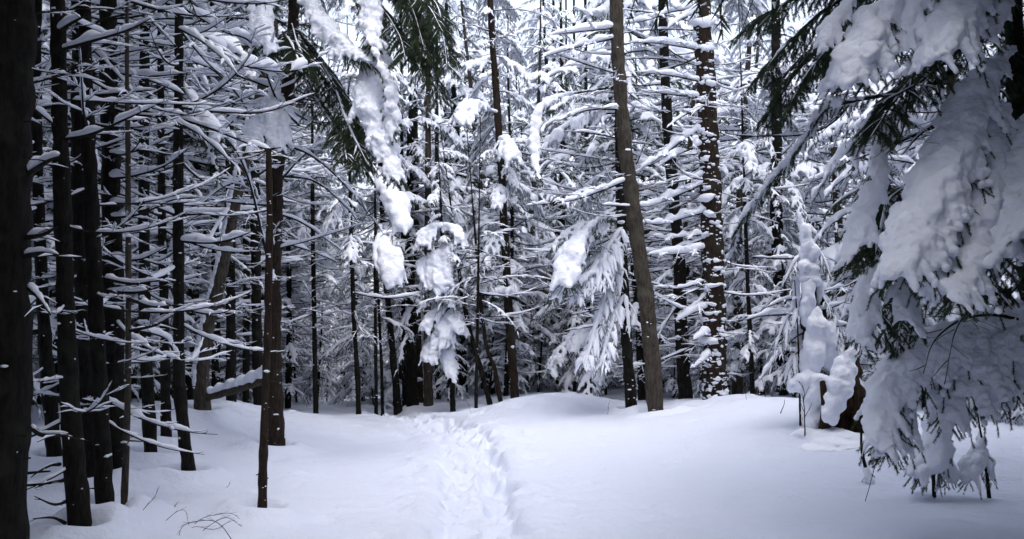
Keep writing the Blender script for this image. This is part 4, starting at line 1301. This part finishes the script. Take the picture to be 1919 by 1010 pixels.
VAR = {'broad': [variant('broad', 601)], 'airy': [variant('airy', 500 + k) for k in range(6)], 'limbed': [variant('limbed', 200 + k) for k in range(6)], 'laden': [variant('laden', 300 + k) for k in range(6)], 'young': [variant('young', 400 + k) for k in range(4)]}
NAMES = {'airy': 'spruce_tree', 'limbed': 'spruce_tree', 'laden': 'snowy_spruce', 'young': 'young_spruce'}
ZONE = {
    'left': "in the dark wood behind the bare-limbed trunks",
    'mid': "in the bright wood beyond the bend of the trail",
    'right': "in the wood behind the snow-plastered trunk",
}
KINDL = {'airy': "slender spruce thickly dusted with snow", 'limbed': "snow-dusted spruce with many bare limbs", 'laden': "spruce clad in drooping snowy boughs", 'young': "young spruce buried in snow"}


def plant(kind, x, y, rng, zone, sc_=None):
    v = VAR[kind][int(rng.integers(len(VAR[kind])))]
    s = rng.uniform(.85, 1.2) if sc_ is None else sc_
    lab = KINDL[kind] + " " + ZONE[zone]
    root = thing(NAMES[kind], lab, "tree", (x, y, ground_z(x, y)), lab.replace("spruce", "spruces", 1))
    root.rotation_euler = (rng.normal() * .02, rng.normal() * .02, rng.uniform(0, 6.28))
    root.scale = (s, s, s)
    link("trunk", v[0], root)
    c = link("crown", v[1], root)
    link("snow_load", v[2], c)


rng = np.random.default_rng(2024)
placed = [(T['base'][0], T['base'][1]) for T in TREES.values()] + [(-2.0, 20.0), (-2.6, 22.0), (-2.4, 26), (-2, 30)]


def px_of(x, y):
    return 959.5 + FPX * x / y


for (px_, y_) in [(872, 25), (905, 29), (985, 26), (1008, 31), (950, 34), (890, 36), (840, 30), (1030, 36), (925, 24.5), (970, 39), (1045, 27), (815, 34), (930, 41), (1000, 43), (860, 42), (1110, 36), (1180, 33), (1250, 31), (1390, 30), (1420, 35), (1330, 36), (1480, 32), (1237, 25), (1213, 28), (1268, 23), (1375, 25)]:
    x_ = (px_ - 959.5) / FPX * y_
    placed.append((x_, y_))
    plant('laden' if y_ < 33 else 'limbed', x_, y_, rng, 'mid', sc_=rng.uniform(1.1, 1.3))
count = 0
for tries in range(9000):
    y = rng.uniform(7.0, 42.0)
    x = rng.uniform(-.56, .56) * y * 1.08
    p = px_of(x, y)
    dmin = np.interp(p, [-200, 60, 330, 420, 540, 700, 900, 1000, 1100, 1180, 1300, 1400, 1500, 1600, 1700, 1900, 2100],
                     [11, 12, 15.5, 20, 21, 22, 22.5, 22, 21, 18.5, 19, 19, 17, 15.5, 14, 13.5, 12])
    if y < dmin:
        continue
    zone = 'left' if p < 540 else ('mid' if p < 1150 else 'right')
    kind = rng.choice(['limbed', 'laden', 'young', 'airy'], p={'left': [.64, .12, .12, .12], 'mid': [0, .22, .40, .38], 'right': [.2, .24, .20, .36]}[zone])
    gap = (.8 if y < 26 else 1.1) if p < 540 else (1.5 if y < 26 else 2.0)
    if kind == 'young':
        gap *= 0.5
    if min((x - a) ** 2 + (y - b) ** 2 for a, b in placed) < gap ** 2:
        continue
    placed.append((x, y))
    plant(str(kind), x, y, rng, zone)
    count += 1
    if count >= 310:
        break
for _ in range(700):
    y = rng.uniform(19.5, 34)
    p = rng.uniform(540, 1500)
    x = (p - 959.5) / FPX * y
    if y < np.interp(p, [540, 700, 900, 1000, 1100, 1180, 1400, 1500], [20.5, 22, 22.5, 22, 21, 18.5, 19, 18]):
        continue
    if min((x - a) ** 2 + (y - b) ** 2 for a, b in placed) < .45 ** 2:
        continue
    placed.append((x, y))
    plant('young', x, y, rng, 'mid' if p < 1150 else 'right', sc_=rng.uniform(.35, .8))
    count += 1
    if count >= 375:
        break
# trees that stand beside and behind the photographer and shade the wood
around = [(-4.6, 5.2), (-5.4, 7.4), (-4.2, 2.2), (-5.5, 0.2), (-6.4, 4.2), (-7.0, 9.2), (-3.6, -1.5), (5.4, 4.4), (6.6, 6.0), (6.2, 8.6), (5.2, 1.4), (7.6, 9.8), (4.6, -1.8), (6.9, 3.0)]
for _ in range(900):
    x, y = rng.uniform(-13, 13), rng.uniform(-13, 11)
    if abs(x) < 2.6 + 0.05 * y or (y > 0 and abs(x) < 0.62 * y + 2.4):
        continue
    if min((x - a) ** 2 + (y - b) ** 2 for a, b in around) > 1.9 ** 2:
        around.append((x, y))
for (x, y) in around:
    lab = "limbed spruce standing beside the photographer outside the view"
    v = VAR['limbed'][int(rng.integers(6))]
    root = thing('spruce_tree', lab, "tree", (x, y, ground_z(x, y)), "spruces beside the photographer")
    root.rotation_euler = (0, 0, rng.uniform(0, 6.28))
    link("trunk", v[0], root)
    c = link("crown", v[1], root)
    link("snow_load", v[2], c)

for (x, y) in [(4.3, 4.0), (3.6, 2.0), (5.8, 5.6), (4.6, -.4), (6.4, 2.2), (-3.9, 2.6), (-3.4, .2), (-5.6, 5.6), (-5.9, 2.6), (5.6, 7.4), (-4.4, -2.4)]:  # unseen broad crowns added to shade the fir and the sides of the clearing
    lab = "broad-crowned spruce added for shade, towering beside the photographer outside the view"
    root = thing('spruce_tree', lab, "tree", (x, y, ground_z(x, y)), "broad spruces beside the photographer")
    root.rotation_euler = (0, 0, rng.uniform(0, 6.28))
    link("trunk", VAR['broad'][0][0], root)
    c = link("crown", VAR['broad'][0][1], root)
    link("snow_load", VAR['broad'][0][2], c)

build_ground()
print("trees behind:", count)
